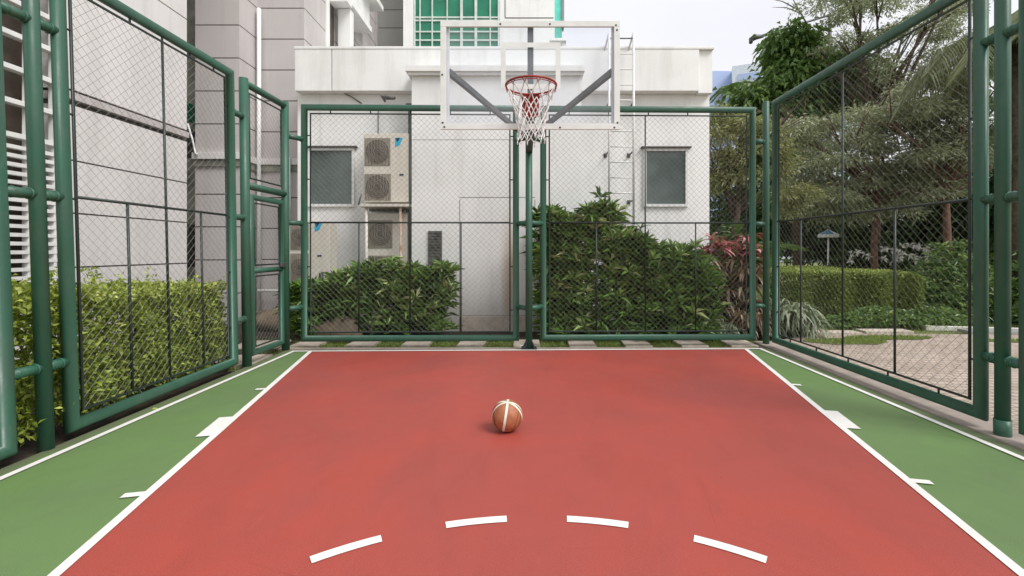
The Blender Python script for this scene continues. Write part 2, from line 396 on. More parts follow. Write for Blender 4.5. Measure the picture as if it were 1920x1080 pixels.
# stepping slabs in the grass strip
slab_x = [(-3.31,), (-2.49,), (-1.66,), (-.82,), (.02,), (.86,), (1.70,), (2.53,), (3.28,)]
side = ['left corner behind the fence', 'left end behind the left air conditioner shrub', 'left of the dark shrub middle', 'below the shrub end near the blank door', 'below the hoop pole', 'just right of the hoop pole', 'below the tall leafy bush middle', 'below the lower bush', 'below the red cordyline']
lab = ['pale paving slab in the grass at the far left corner post', 'second pale paving slab from the left behind the court', 'pale slab in the grass below the middle of the low bush',
       'pale slab in the grass in front of the blank door panel', 'pale slab lying directly behind the hoop pole base', 'pale slab in the grass first to the right of the hoop pole',
       'pale slab in the grass below the middle of the tall bush', 'pale slab in the grass below the shorter right bush', 'pale slab in the grass beside the right corner post']
for i, (x,) in enumerate(slab_x):
    b = MB(); b.box((x-.2, 6.82, -.06), (x+.2, 7.3, -.012), 0, .008, random.uniform(-.03, .03)); tag(b.build('paving_slab', 'slab', None, (x, 7.05, -.06)), lab[i], 'paving slab', 'slabs laid in the grass behind the court')
for i, (x, y, l) in enumerate(((-3.75, 5.95, 'large pale slab in the grass just outside the gate'), (-4.0, 6.95, 'pale slab seen through the lower half of the gate'))):
    b = MB(); b.box((x-.33, y-.28, -.06), (x+.33, y+.28, -.008), 0, .008, .1); tag(b.build('paving_slab', 'slab', None, (x, y, -.06)), l, 'paving slab', 'slabs outside the gate')
def blades(name, n, area, h, par=None):
    xs = rng.uniform(area[0], area[1], n); ys = rng.uniform(area[2], area[3], n)
    C = np.stack([xs, ys, np.full(n, -.055)], 1); D = rng.normal(size=(n, 3))*.45+np.array([0, 0, 1]); return C, D
C1, D1 = blades('g', 9000, (-3.6, 3.6, 6.76, 7.45), .05)
keep = np.ones(len(C1), bool)
for (x,) in slab_x: keep &= ~((abs(C1[:, 0]-x) < .21) & (C1[:, 1] > 6.8) & (C1[:, 1] < 7.32))
C1, D1 = C1[keep], D1[keep]
C2, D2 = blades('g', 3500, (-4.6, -3.45, 5.5, 7.6), .05); k2 = ~((abs(C2[:, 0]+3.75) < .36) & (abs(C2[:, 1]-5.95) < .3)) & ~((abs(C2[:, 0]+4.0) < .36) & (abs(C2[:, 1]-6.95) < .3)); C2, D2 = C2[k2], D2[k2]
C3, D3 = blades('g', 14000, (4.2, 15, 7.55, 9.6), .07)
C4, D4 = blades('g', 10, (4.4, 5.6, 6.9, 7.5), .05); C4[:, 2] += .03; k4 = ((C4[:, 0]-5.0)/.62)**2+((C4[:, 1]-7.2)/.22)**2 < 1; C4, D4 = C4[k4], D4[k4]
C = np.concatenate([C1, C2, C3, C4]); D = np.concatenate([D1, D2, D3, D4]); n = len(C)
tag(leaves('grass', C, D, rng.uniform(.03, .075, n), rng.uniform(.005, .009, n), 'grass', None, rng.random(n)), 'short green grass growing between slabs and along the path', 'grass', kind='stuff')

# ------------------------------------------------------------------ mesh fence
def lerp2(P, u, v):     # P = bottom a, bottom b, top b, top a
    return (P[0]*(1-u)+P[1]*u)*(1-v)+(P[3]*(1-u)+P[2]*u)*v
def wire_net(P, w_, h_, pitch=.083, r=.00145):
    """two crossing layers of diagonal wire clipped to the w x h rectangle mapped on the quad P"""
    nrm = (P[1]-P[0]).cross(P[3]-P[0]).normalized(); Vs = []; Fs = []; k = 0
    for sgn in (1, -1):
        c = -h_ if sgn > 0 else 0
        c = math.floor(c/pitch)*pitch
        while c < (w_ if sgn > 0 else w_+h_):
            # u = c + sgn * v
            pts = []
            for v in (0, h_):
                u = c+sgn*v
                if 0 <= u <= w_: pts.append((u, v))
            for u in (0, w_):
                v = (u-c)/sgn
                if 0 < v < h_: pts.append((u, v))
            if len(pts) >= 2 and (abs(pts[0][0]-pts[1][0]) > .02):
                a = lerp2(P, pts[0][0]/w_, pts[0][1]/h_)+nrm*.0035*sgn; b_ = lerp2(P, pts[1][0]/w_, pts[1][1]/h_)+nrm*.0035*sgn
                d = (b_-a).normalized(); s1 = d.cross(nrm).normalized()*r; s2 = nrm*r
                for p in (a, b_):
                    for q in (s1, s2, -s1, -s2): Vs.append(p+q)
                for j in range(4): Fs.append((k+j, k+(j+1) % 4, k+4+(j+1) % 4, k+4+j))
                k += 8
            c += pitch
    return Vs, Fs
PR = .046
def panel(name, P, label, cat, group, verts=(), full=(), hz=1.815, gap=.10, tabs=True, r=PR, rails=(), handle=False):
    P = [Vector(p) for p in P]; base = (P[0]+P[1])/2; base.z = 0
    t = empty(name, base, label, 'fence', group)
    b = MB(); b.tube([P[0], P[1], P[2], P[3]], r, 20, closed=True)
    gap = gap-.01
    ux = (P[1]-P[0]).normalized(); ww = (P[1]-P[0]).length; hh = (P[3]-P[0]).length
    b.build('frame', 'green', t)
    I = [lerp2(P, gap/ww, gap/hh), lerp2(P, 1-gap/ww, gap/hh), lerp2(P, 1-gap/ww, 1-gap/hh), lerp2(P, gap/ww, 1-gap/hh)]
    iw, ih = ww-2*gap, hh-2*gap
    b = MB(); b.tube(I, .011, 8, closed=True)
    if tabs:
        for (A, B, q) in ((I[0], I[1], -(P[3]-P[0]).normalized()), (I[3], I[2], (P[3]-P[0]).normalized()), (I[0], I[3], -ux), (I[1], I[2], ux)):
            for k in range(5):
                p = A.lerp(B, (k+.5)/5); b.tube([p, p+q*(gap-r+.01)], .009, 6)
    b.build('mesh_frame', 'rod', t)
    vm = (hz-I[0].z)/ih
    for u in verts:
        top = 1 if u in full else vm
        q = MB(); a = lerp2(I, u, 0); e = lerp2(I, u, top); q.tube([a, e], .011, 8); q.build('upright_bar', 'rod', t)
    if verts:
        q = MB(); q.tube([lerp2(I, 0, vm), lerp2(I, 1, vm)], .0125, 8); q.build('middle_bar', 'rod', t)
    Vs, Fs = wire_net(I, iw, ih); q = MB(); q.add(Vs, Fs, 0); q.build('chain_link_mesh', 'wire', t)
    return t, I
def post(P0, P1, label, r=.046, group='round fence posts', foot=False):
    t = empty('fence_post', (P0[0], P0[1], 0), label, 'post', group)
    b = MB(); a = Vector(P0); e = Vector(P1); b.tube([a, e, e+(e-a).normalized()*.012], [r, r, r*.8], 20)
    b.build('pole', 'green', t)
    if foot: b = MB(); b.tube([(a.x, a.y, -.04), (a.x, a.y, .13)], r+.006, 20); b.build('foot_ring', 'green', t)
    return t
def stubs(t, pairs, r=.036, name='connecting_tube', mat='green'):
    for a, e in pairs:
        q = MB(); a = Vector(a); e = Vector(e); q.tube([a, e], r, 14); l_ = (e-a).length; d_ = (e-a)/l_
        for o_ in (.050, l_-.062): q.tube([a+d_*o_, a+d_*(o_+.006), a+d_*(o_+.012)], [r+.002, r+.007, r+.002], 14)
        q.build(name, mat, t)
def by(x): return 6.78+.0195*x
ZB, ZT = .115, 3.50; SZ = (.577, 1.80, 3.03)
def bp(xp, z):     # point on the back fence whose picture column is xp
    k = (xp-VX)/F; y = 6.78/(1-.0195*k); return Vector((k*y, y, z))
GF = 'green chain link panels round the court'
def bpan(xa, xb, vs, fu, label):
    P = [bp(xa, ZB), bp(xb, ZB), bp(xb, ZT), bp(xa, ZT)]
    u = [((x-xa)/(xb-xa)*(P[1]-P[0]).length-.1)/((P[1]-P[0]).length-.2) for x in vs]
    return panel('mesh_fence', P, label, 'fence panel', GF, u, [u[i] for i in fu])
bpan(570.5, 967.5, (673, 768, 863), (1,), 'green framed chain link panel left of the hoop pole, in front of the air conditioners')
bpan(1018.5, 1411, (1118, 1209, 1303), (1,), 'green framed chain link panel right of the hoop pole, in front of the tall bush')
# side fences
RX = 3.6
def rp(d, z, x=RX): return Vector((x, d, z))
dn, df = RX*F/(1839-VX), RX*F/(1454-VX)
u = [((RX*F/(x-VX)-dn-.0-.1)/(df-dn-.2)) for x in (1498+4, 1580, 1677)]
panel('mesh_fence', [rp(dn, ZB), rp(df, ZB), rp(df, ZT+.03), rp(dn, ZT+.03)], 'long right side chain link panel with dark rail against the trees', 'fence panel', GF, u, [u[1]])
d1_ = RX*F/(1927-VX); panel('mesh_fence', [rp(d1_-2.6, ZB), rp(d1_, ZB), rp(d1_, ZT+.03), rp(d1_-2.6, ZT+.03)], 'chain link panel whose frame is cut off at the right picture edge', 'fence panel', GF, (.33, .66), (.33,))
dp = 3.46; t = post(rp(dp, 0, 3.6), rp(dp, 3.62, 3.6), 'stout green post standing free at the right picture edge', foot=True)
stubs(t, [(rp(dn-.03, z), rp(dp, z)) for z in SZ]+[(rp(dp, z), rp(d1_+.03, z)) for z in SZ])
t = post((3.6, 6.86, 0), (3.6, 6.86, 3.62), 'green post at the far right corner, beside the red plants')
e_ = bp(1411, 0)
stubs(t, [((e_.x, e_.y, z), (3.6, 6.86, z)) for z in SZ])
def lx(d, z): return -3.385-z*(.034-(d-3.3)*.0095)
def lp(d, z): return Vector((lx(d, z), d, z))
dA, dB = 3.425, 5.33
u = [((-3.42*F/(x-VX)-dA-.1)/(dB-dA-.2)) for x in (243, 313, 376)]
panel('mesh_fence', [lp(dA, ZB-.02), lp(dB, ZB), lp(dB, ZT-.03), lp(dA, ZT)], 'long left side chain link panel in front of the bright hedge', 'fence panel', GF, u, [u[1]])
panel('mesh_fence', [lp(.35, ZB-.02), lp(3.0, ZB-.02), lp(3.0, ZT), lp(.35, ZT)], 'chain link panel cut off at the left picture edge', 'fence panel', GF, (.33, .66), (.33,))
t = post(lp(3.24, 0), lp(3.24, 3.62), 'stout green post standing free at the left picture edge')
stubs(t, [(lp(3.02, z), lp(3.24, z)) for z in SZ]+[(lp(3.24, z), lp(3.41, z)) for z in SZ])
# gateway
gA, gB = 5.58, 6.48
g = empty('gateway', (-3.42, 6.03, 0), 'tall green gateway with two posts and chain link transom at the far left', 'gateway')
for d in (gA, gB):
    b = MB(); b.tube([lp(d, 0), lp(d, ZT)], .052, 18); b.build('post', 'green', g)
for z in (ZT-.05, 2.20):
    b = MB(); b.tube([lp(gA, z), lp(gB, z)], .044, 16); b.build('rail', 'green', g)
P = [lp(gA+.1, 2.30), lp(gB-.1, 2.30), lp(gB-.1, ZT-.15), lp(gA+.1, ZT-.15)]
b = MB(); b.tube(P, .011, 8, closed=True); b.build('mesh_frame', 'rod', g)
b = MB(); b.add(*wire_net(P, gB-gA-.2, ZT-.15-2.30)); b.build('chain_link_mesh', 'wire', g)
stubs(g, [(lp(dB, z), lp(gA, z)) for z in SZ]+[(lp(gB, z), bp(570.5, z)) for z in SZ])
P = [lp(gA+.11, .13), lp(gB-.10, .13), lp(gB-.10, 2.07), lp(gA+.11, 2.07)]
lf = empty('gate', (-3.42, 6.03, 0), 'closed green gate leaf with a middle rail hung below the transom', 'gate')
b = MB(); b.tube(P, .036, 16, closed=True); b.build('frame', 'green', lf)
b = MB(); b.tube([lp(gA+.11, 1.15), lp(gB-.10, 1.15)], .034, 14); b.build('rail', 'green', lf)
for z0, z1 in ((.2, 1.08), (1.22, 2.0)):
    Q = [lp(gA+.18, z0), lp(gB-.17, z0), lp(gB-.17, z1), lp(gA+.18, z1)]
    b = MB(); b.tube(Q, .010, 8, closed=True); b.build('mesh_frame', 'rod', lf)
    b = MB(); b.add(*wire_net(Q, gB-gA-.35, z1-z0)); b.build('chain_link_mesh', 'wire', lf)
for z in (.5, 1.7):
    b = MB(); b.tube([lp(gA+.06, z-.05), lp(gA+.06, z+.05)], .02, 10); b.build('hinge', 'green', lf)
b = MB(); b.box(lp(gB-.2, 1.18)+Vector((.03, 0, 0)), lp(gB-.08, 1.24)+Vector((.06, 0, 0)), 0, .006); b.build('latch', 'steel', lf)

# ------------------------------------------------------------------ hoop
HX = .052; hy = 6.56
h = empty('basketball_hoop', (HX, hy, 0), 'basketball hoop with clear white framed backboard on a green pole', 'basketball hoop')
b = MB(); b.tube([(HX, hy, -.02), (HX, hy, 3.12)], .049, 20); b.tube([(HX, hy, 3.12), (HX, hy, 3.135)], .058, 20); pole = b.build('pole', 'green', h)
b = MB(); b.box((HX-.11, hy-.11, 0), (HX+.11, hy+.11, .016), 0, .004)
for a in range(4):
    q = a*math.pi/2+math.pi/4; c, s_ = math.cos(q), math.sin(q); n = Vector((-s_, c, 0))*.006
    p0 = Vector((HX+c*.045, hy+s_*.045, .016)); p1 = Vector((HX+c*.12, hy+s_*.12, .016)); p2 = p0+Vector((0, 0, .12))
    b.add([p0-n, p1-n, p2-n, p0+n, p1+n, p2+n], [(0, 1, 2), (3, 5, 4), (0, 3, 4, 1), (1, 4, 5, 2), (2, 5, 3, 0)])
    b.tube([p1*.85+Vector((HX, hy, 0))*.15+Vector((0, 0, 0)), p1*.85+Vector((HX, hy, 0))*.15+Vector((0, 0, .02))], .012, 6)
b.build('base_plate', 'rod', h)
e1, e2 = bp(967.5, 0), bp(1018.5, 0)
stubs(h, [((e1.x, e1.y, z), (HX, hy, z)) for z in SZ]+[((HX, hy, z), (e2.x, e2.y, z)) for z in SZ], .036)
bd = 4.60; x0, x1 = gx(826, bd), gx(1162, bd); z1, z0 = gz(40, bd), gz(243, bd)
fr = .062
b = MB(); b.box((x0+.02, bd+.012, z0+.02), (x1-.02, bd+.024, z1-.02)); bb = b.build('backboard', 'acrylic', h)
b = MB()
b.box((x0, bd-.012, z1-.058), (x1, bd+.011, z1), 0, .003); b.box((x0, bd-.012, z0), (x1, bd+.011, z0+.058), 0, .003)
b.box((x0, bd-.0115, z0+.0585), (x0+.058, bd+.011, z1-.0585), 0, .003); b.box((x1-.058, bd-.0115, z0+.0585), (x1, bd+.011, z1-.0585), 0, .003)
fo = b.build('frame', 'white', bb)
for xp, yp in ((938, 45), (1031, 45), (1155, 47), (1157, 56), (829, 140), (830, 230), (833, 238), (1158, 230), (1152, 239), (1050, 239)):
    b = MB(); p = at(xp, yp, bd-.014); b.tube([p, p+Vector((0, .006, 0))], .010, 10); b.build('bolt', 'rod', bb)
tx0, tx1 = gx(939, bd), gx(1051, bd); tz1, tz0 = gz(79, bd), gz(166, bd)
b = MB(); w_ = .048; yq = (bd+.0085, bd+.0105)
b.box((tx0, yq[0], tz1-w_), (tx1, yq[1], tz1)); b.box((tx0, yq[0], tz0), (tx1, yq[1], tz0+w_))
b.box((tx0, yq[0], tz0+w_), (tx0+w_, yq[1], tz1-w_)); b.box((tx1-w_, yq[0], tz0+w_), (tx1, yq[1], tz1-w_)); b.build('target_rectangle', 'white', bb)
b = MB(); b.box((HX-.03, bd+.03, z0+.05), (HX+.03, bd+.09, z1-.045), 0, .004); b.build('centre_strut', 'steel', h)
b = MB(); b.box((HX-.05, bd+.09, 2.80), (HX+.05, hy+.03, 2.90), 0, .006); b.build('arm', 'steel', h)
for s in (-1, 1):
    b = MB(); a = Vector((HX+s*.83, bd+.05, 3.215)); e = Vector((HX+s*.06, hy-.02, 3.04))
    d = (e-a).normalized(); n1 = d.cross(Vector((0, 0, 1))).normalized()*.022; n2 = Vector((0, 0, .03))
    vs = [p+i*n1+j*n2 for p in (a, e) for i, j in ((-1, -1), (1, -1), (1, 1), (-1, 1))]
    b.add(vs, [(0, 1, 2, 3), (4, 7, 6, 5), (0, 4, 5, 1), (1, 5, 6, 2), (2, 6, 7, 3), (3, 7, 4, 0)]); b.build('brace', 'steel', h)
    b = MB(); b.box((HX+s*.86, bd+.026, z0+.03), (HX+s*.82, bd+.062, z1-.03), 0, .004); b.build('side_strut', 'white', h)
rc = Vector((HX, 4.15, 2.895)); rr = .228
b = MB(); b.tube([rc+Vector((math.cos(a), math.sin(a), 0))*rr for a in np.linspace(0, 2*math.pi, 49)[:-1]], .0095, 10, closed=True)
b.tube([rc+Vector((math.cos(a)*rr, math.sin(a)*rr, -.020)) for a in np.linspace(0, 2*math.pi, 49)[:-1]], .004, 6, closed=True)
for k in range(12):
    a = 2*math.pi*(k+.5)/12; pts = []
    for q in range(7):
        f = q/6; aa = a+(f-.5)*.16; pts.append(rc+Vector((math.cos(aa)*rr, math.sin(aa)*rr, -.008-.03*math.sin(math.pi*f))))
    b.tube(pts, .0035, 5)
rim = b.build('rim', 'rim', h)
b = MB(); yb = bd+.008
b.box((HX-.085, yb-.03, rc.z-.16), (HX+.085, yb-.02, rc.z+.012), 0, .003)
for s in (-1, 1):
    xa = HX+s*.075
    p = [Vector((xa, rc.y+rr-.02, rc.z+.004)), Vector((xa, yb-.03, rc.z+.004)), Vector((HX+s*.05, yb-.03, rc.z-.17)), Vector((HX+s*.07, rc.y+rr, rc.z-.015))]
    n = Vector((.005, 0, 0)); b.add([v-n for v in p]+[v+n for v in p], [(0, 1, 2, 3), (7, 6, 5, 4), (0, 4, 5, 1), (1, 5, 6, 2), (2, 6, 7, 3), (3, 7, 4, 0)])
b.box((HX-.08, rc.y+rr-.005, rc.z-.006), (HX+.08, yb-.03, rc.z+.004))
# front face of the sprung housing under the ring, narrowing downwards
p = [(HX-.092, 4.40, rc.z-.012), (HX+.092, 4.40, rc.z-.012), (HX+.035, 4.50, rc.z-.19), (HX-.035, 4.50, rc.z-.19)]
b.add([Vector(v) for v in p]+[Vector(v)+Vector((0, .03, 0)) for v in p], [(0, 3, 2, 1), (4, 5, 6, 7), (0, 1, 5, 4), (1, 2, 6, 5), (2, 3, 7, 6), (3, 0, 4, 7)])
b.build('bracket', 'rim', h)
# net: cords in crossing diagonals, levels shrinking towards the bottom
b = MB(); lev = [(0, .222), (-.10, .185), (-.19, .157), (-.27, .137), (-.34, .125), (-.405, .122), (-.455, .128)]
def npnt(k, i, jit=0):
    z, r = lev[i]; a = 2*math.pi*(k+(.5 if i % 2 == 0 else 0))/12
    return rc+Vector((math.cos(a)*r, math.sin(a)*r, z-.03+(.012*math.sin(k*2.3+i) if i else 0)))
for i in range(len(lev)-1):
    for k in range(12):
        for dk in ((0, 1) if i % 2 == 0 else (0, -1)):
            p0, p1 = npnt(k, i), npnt(k+dk, i+1); m_ = (p0+p1)/2+Vector((rc.x-p0.x, rc.y-p0.y, 0))*(.03)
            b.tube([p0, m_, p1], .0048, 5, caps=False)
for k in range(12):
    p = npnt(k, 1); b.tube([p+Vector((0, 0, .01)), p-Vector((0, 0, .012))], .0075, 6)
    p = npnt(k, len(lev)-1); b.tube([p, p-Vector((0, 0, .03))], .0055, 5)
b.build('net', 'cord', rim)
# ball
bm = bmesh.new(); bmesh.ops.create_uvsphere(bm, u_segments=48, v_segments=32, radius=.12)
me = bpy.data.meshes.new('basketball'); bm.to_mesh(me); bm.free(); me.materials.append(M['ball'])
for p in me.polygons: p.use_smooth = True
o = bpy.data.objects.new('basketball', me); COL.objects.link(o); o.location = (gx(951, 3.56), 3.56, .123)
tag(o, 'brown and cream basketball lying on the red key', 'basketball')

# ------------------------------------------------------------------ low white utility building
ub = empty('utility_building', (0, 9.5, 0), 'low white flat roofed utility building behind the back fence', 'building')
W0, W1 = gx(558, 8.7), gx(1330, 8.7); TOP = gz(92, 8.5)
b = MB(); b.box((W0, 8.7, -.1), (W1, 11.5, TOP-.2)); b.build('wall', 'wallw', ub)
b = MB(); zb_, zt_ = gz(170, 8.5), TOP
xs = [gx(553, 8.5), gx(622, 8.5), gx(1311, 8.5)]
b.box((xs[0], 8.5, zb_), (xs[1]-.008, 8.69, zt_), 0, .006); b.box((xs[1]+.008, 8.5, zb_), (xs[2], 8.69, zt_), 0, .006)
b.box((xs[2]+.004, 8.56, zb_-.02), (W1, 8.69, zt_-.004))
b.box((xs[0]-.01, 8.49, zt_), (W1+.01, 11.6, zt_+.05), 0, .01)
b.box((xs[0], 8.695, zt_-.19), (W1-.01, 11.5, zt_-.002))
b.build('parapet', 'wallw', ub)
PX0, PX1 = gx(772, 8.15), gx(1090, 8.15)
b = MB(); b.box((PX0, 8.15, -.1), (PX1, 8.698, gz(135, 8.15))); b.build('bay', 'bayw', ub)
b = MB(); b.box((PX0-.09, 8.04, gz(133, 8.04)), (PX1+.05, 8.49, gz(122, 8.04)), 0, .006); b.box((PX0-.05, 8.08, gz(133, 8.04)-.05), (PX1+.02, 8.149, gz(133, 8.04)-.001)); b.build('cornice', 'wallw', ub)
def line(a, e, ms='joint', w_=.008):
    b.box((min(a[0], e[0])-w_/2, a[1]-.003, min(a[2], e[2])-w_/2), (max(a[0], e[0])+w_/2, a[1]+.01, max(a[2], e[2])+w_/2))
b = MB(); d = 8.15
line(at(862, 370, d), at(1003, 370, d)); line(at(862, 375, d), at(862, 620, d)); line(at(868, 592, d), at(1003, 592, d)); line(at(1003, 375, d), at(1003, 588, d))
line(at(775, 262, d), at(1000, 262, d), w_=.004)
b.build('joint_line', 'joint', ub)
b = MB(); b.box(at(863, 593.5, d-.02), at(1002, 622, d-.001), 0, .005); b.build('plinth', 'slab', ub)
b = MB(); p, q = at(803, 433, d), at(829, 497, d); b.box((p.x, d-.02, q.z), (q.x, d-.001, p.z))
for k in range(12): z = q.z+(p.z-q.z)*(k+.5)/12; b.box((p.x+.01, d-.035, z-.012), (q.x-.01, d-.0205, z+.006))
o = b.build('vent_grille', 'dpipe', ub)
def window(par, xa, ya, xb, yb, d, pane='pane', frm='white', fw=.05):
    p, q = at(xa, ya, d), at(xb, yb, d); f = MB()
    f.box((p.x-fw, d-.05, p.z), (q.x+fw, d-.001, p.z+fw), 0, .004); f.box((p.x-fw, d-.05, q.z-fw), (q.x+fw, d-.001, q.z), 0, .004)
    f.box((p.x-fw, d-.048, q.z+.001), (p.x, d-.001, p.z-.001), 0, .004); f.box((q.x, d-.048, q.z+.001), (q.x+fw, d-.001, p.z-.001), 0, .004)
    w = f.build('window', frm, par)
    g_ = MB(); g_.box((p.x+.001, d-.012, q.z+.001), (q.x-.001, d-.004, p.z-.001)); g_.build('pane', pane, w)
    g_ = MB(); g_.box((p.x-fw-.05, d-.09, p.z+fw+.004), (q.x+fw+.05, d-.002, p.z+fw+.03)); g_.build('drip_ledge', 'joint', w)
window(ub, 584, 283, 661, 383, 8.7); window(ub, 1211, 284, 1284, 383, 8.7)
b = MB(); p = at(764, 193, 8.05); b.tube([(p.x, 8.42, -.05), (p.x, 8.42, p.z)], .062, 14); b.box((p.x-.11, 8.34, p.z-.0), (p.x+.07, 8.5, p.z+.09), 0, .01); b.box((p.x-.07, 8.36, p.z-.55), (p.x+.066, 8.49, p.z-.03), 0, .01); b.build('drain_pipe', 'dpipe', ub)
b = MB(); b.tube([at(709, 208, 8.68), at(709, 250, 8.68)], .008, 6); b.build('conduit', 'dpipe', ub)
b = MB(); b.tube([at(640, 172, 8.66), at(660, 182, 8.66), at(678, 194, 8.66)], .012, 6); b.build('conduit', 'dpipe', ub)
b = MB(); p = at(722, 190, 8.6); b.tube([p, p+Vector((0, -.2, .03)), p+Vector((.12, -.24, 0))], .02, 8); b.tube([p+Vector((.08, -.24, 0)), p+Vector((.26, -.27, -.03))], [.05, .03], 8); b.build('wall_lamp', 'dpipe', ub)
# ladder
la = empty('wall_ladder', (gx(1165, 8.5), 8.4, 0), 'white access ladder fixed to the white wall and rising above the parapet', 'ladder')
for xp in (1142, 1188):
    b = MB(); d = 8.3; b.tube([at(xp, 420, d), at(xp, 62, d)], .022, 10)
    p = at(xp, 62, d); s = 1 if xp < 1160 else -1
    b.tube([p, p+Vector((-.0*s, .1, -.02)), p+Vector((-.09, .32, -.42))], .018, 8); b.build('rail', 'white', la)
for k in range(13):
    yp = 72+k*29; 
    if yp > 420: break
    b = MB(); b.tube([at(1142, yp, 8.3), at(1188, yp, 8.3)], .0125, 8); b.build('rung', 'white' if k else 'steel', la)
for yp in (192, 283, 375):
    for xp in (1142, 1188):
        p = at(xp, yp, 8.3); b = MB(); b.tube([p, p+Vector((0, .4, 0))], .016, 6); b.box(p+Vector((-.03, .385, -.04)), p+Vector((.03, .398, .04))); b.build('wall_bracket', 'steel', la)
# roof vent pipe
# ------------------------------------------------------------------ air conditioners
def ac(xa, ya, xb, yb, d, label, fans, logo, badge):
    p, q = at(xa, ya, d), at(xb, yb, d); cx = (p.x+q.x)/2
    t = empty('air_conditioner', (cx, d+.15, q.z), label, 'air conditioner', 'outdoor air conditioner units on the white wall')
    b = MB(); b.box((p.x, d, q.z), (q.x, d+.33, p.z), 0, .015); b.build('casing', 'acbody', t)
    for (fx0, fy0, fx1, fy1) in fans:
        f0, f1 = at(fx0, fy0, d), at(fx1, fy1, d); b = MB()
        b.box((f0.x, d-.012, f1.z), (f1.x, d-.001, f0.z), 0, .003)
        c = Vector(((f0.x+f1.x)/2, d-.016, (f0.z+f1.z)/2)); R_ = min(f1.x-f0.x, f0.z-f1.z)/2*.92
        fg = b.build('fan_grille', 'acgrille', t)
        b = MB()
        for k in range(1, 7):
            rr_ = R_*k/6; b.tube([c+Vector((math.cos(a)*rr_, 0, math.sin(a)*rr_)) for a in np.linspace(0, 2*math.pi, 25)[:-1]], .004, 4, closed=True)
        for k in range(9):
            x = f0.x+(f1.x-f0.x)*(k+.5)/9; b.tube([(x, d-.018, f0.z-.01), (x, d-.018, f1.z+.01)], .003, 4)
        b.build('guard_wire', 'acgrille', fg)
        b = MB(); b.tube([c+Vector((0, .004, 0)), c+Vector((0, .001, 0))], R_, 28); b.tube([c+Vector((0, 0, 0)), c+Vector((0, -.006, 0))], R_*.25, 16); b.build('hub', 'acfan', fg)
    if logo:
        lx_, ly = logo; b = MB(); P = [at(lx_, ly, d-.003), at(lx_+14, ly, d-.003), at(lx_+9, ly+14, d-.003), at(lx_, ly+18, d-.003)]
        b.add([P[0], P[3], P[2], P[1]], [(0, 1, 2, 3)]); e = b.build('emblem', 'cyan', t)
        b = MB(); b.add([at(lx_+0, ly+1, d-.005), at(lx_+4, ly+9, d-.005), at(lx_+9, ly+1, d-.005)], [(0, 1, 2)]); b.build('emblem_triangle', 'navy', e)
    if badge: b = MB(); b.box(at(badge[0], badge[1], d-.008), at(badge[0]+8, badge[1]+3, d-.001)); b.build('badge', 'navy', t)
    return t
ac(682, 250, 766, 379, 8.2, 'upper stained white air conditioner with two square fan grilles on a bracket', ((684, 259, 732, 310), (684, 326, 733, 376)), (741, 258), (749, 326))
ac(688, 400, 764, 522, 8.25, 'lower air conditioner half hidden by leaves below the upper unit', ((690, 413, 736, 465), (690, 479, 736, 520)), None, None)
ac(541, 415, 618, 532, 8.0, 'left air conditioner behind the corner post beneath the left window', ((545, 420, 579, 468), (545, 475, 579, 526)), (590, 417), (595, 478))
st = empty('pipe_stand', (gx(727, 8.1), 8.15, 0), 'rust stained white pipe stand carrying the upper air conditioner', 'stand')
for xp, mt in ((687, 'acbody'), (751, 'rust')):
    b = MB(); b.tube([at(xp, 386, 8.12), (gx(xp, 8.12), 8.12, -.05)], .026, 10); b.build('leg', mt, st)
b = MB(); p = at(672, 384, 8.05); b.box((p.x, 8.05, p.z-.03), (gx(768, 8.05), 8.64, p.z+.02), 0, .004); b.build('shelf', 'acbody', st)
b = MB(); b.tube([at(672, 384, 8.04), at(678, 363, 8.04)], .014, 6); b.build('hook', 'dpipe', st)
b = MB(); b.box(at(692, 388, 8.5), at(757, 397, 8.62)); b.build('cross_bar', 'dpipe', st)
for i, xp in enumerate((602, 618)):
    b = MB(); b.tube([at(xp, 512, 7.9), at(xp+1, 545, 7.9), at(xp+6, 575, 7.9), (gx(xp+8, 7.9), 7.9, 0)], .038, 10); tag(b.build('drain_hose', 'rod', None, (gx(xp, 7.9), 7.9, 0)), ('left' if i == 0 else 'right')+' one of two short black hoses below the left air conditioner', 'hose', 'black hoses beside the bush')

# ------------------------------------------------------------------ stepped apartment building
ap = empty('apartment_building', (-7.5, 10, 0), 'tall stepped building with pinkish grey panels on the left', 'building')
HJ = [-.05, .57, 1.22, 1.87, 2.51, 3.14]
UP = [3.30]+[3.89+.647*k for k in range(17)]
def courses(b, x0, x1, y0, y1, zs, g_=.011, dep=.03):
    b.box((x0+dep, y0+dep, zs[0]), (x1-dep, y1-dep, zs[-1]), 1)
    for a, e in zip(zs[:-1], zs[1:]): b.box((x0, y0, a+g_), (x1, y1, e-g_), 0)
b = MB(); Yc = 8.13
zA = [-.05, .5, 1.18, 1.90, 2.6, 3.34]; zA2 = [3.53, 5.5, 7.6, 9.7, 11.8]
courses(b, -8.2, -6.0, 6.0, Yc, zA); courses(b, -8.2, -6.0, 6.0, Yc, zA2)
b.box((-8.17, 6.03, 3.3), (-6.06, Yc-.03, 3.58), 1)
b.build('wall', ['stone2', 'joint'], ap)
b = MB(); b.box((-8.2, 6.0, 3.40), (-5.97, Yc+.02, 3.50), 0, .005); b.build('ledge', 'stone', ap)
b = MB(); X1, X2 = gx(448.5, 9), gx(570.5, 9.6)
XS = gx(366, 9)
courses(b, XS, X1, 9.0, 11, HJ); courses(b, XS, X1, 9.0, 11, UP); b.build('wall', ['stone', 'joint'], ap)
b = MB(); courses(b, X1-.6, X2, 9.6, 14.3, HJ); courses(b, X1-.6, X2, 9.6, 14.3, UP); b.build('wall', ['stone', 'joint'], ap)
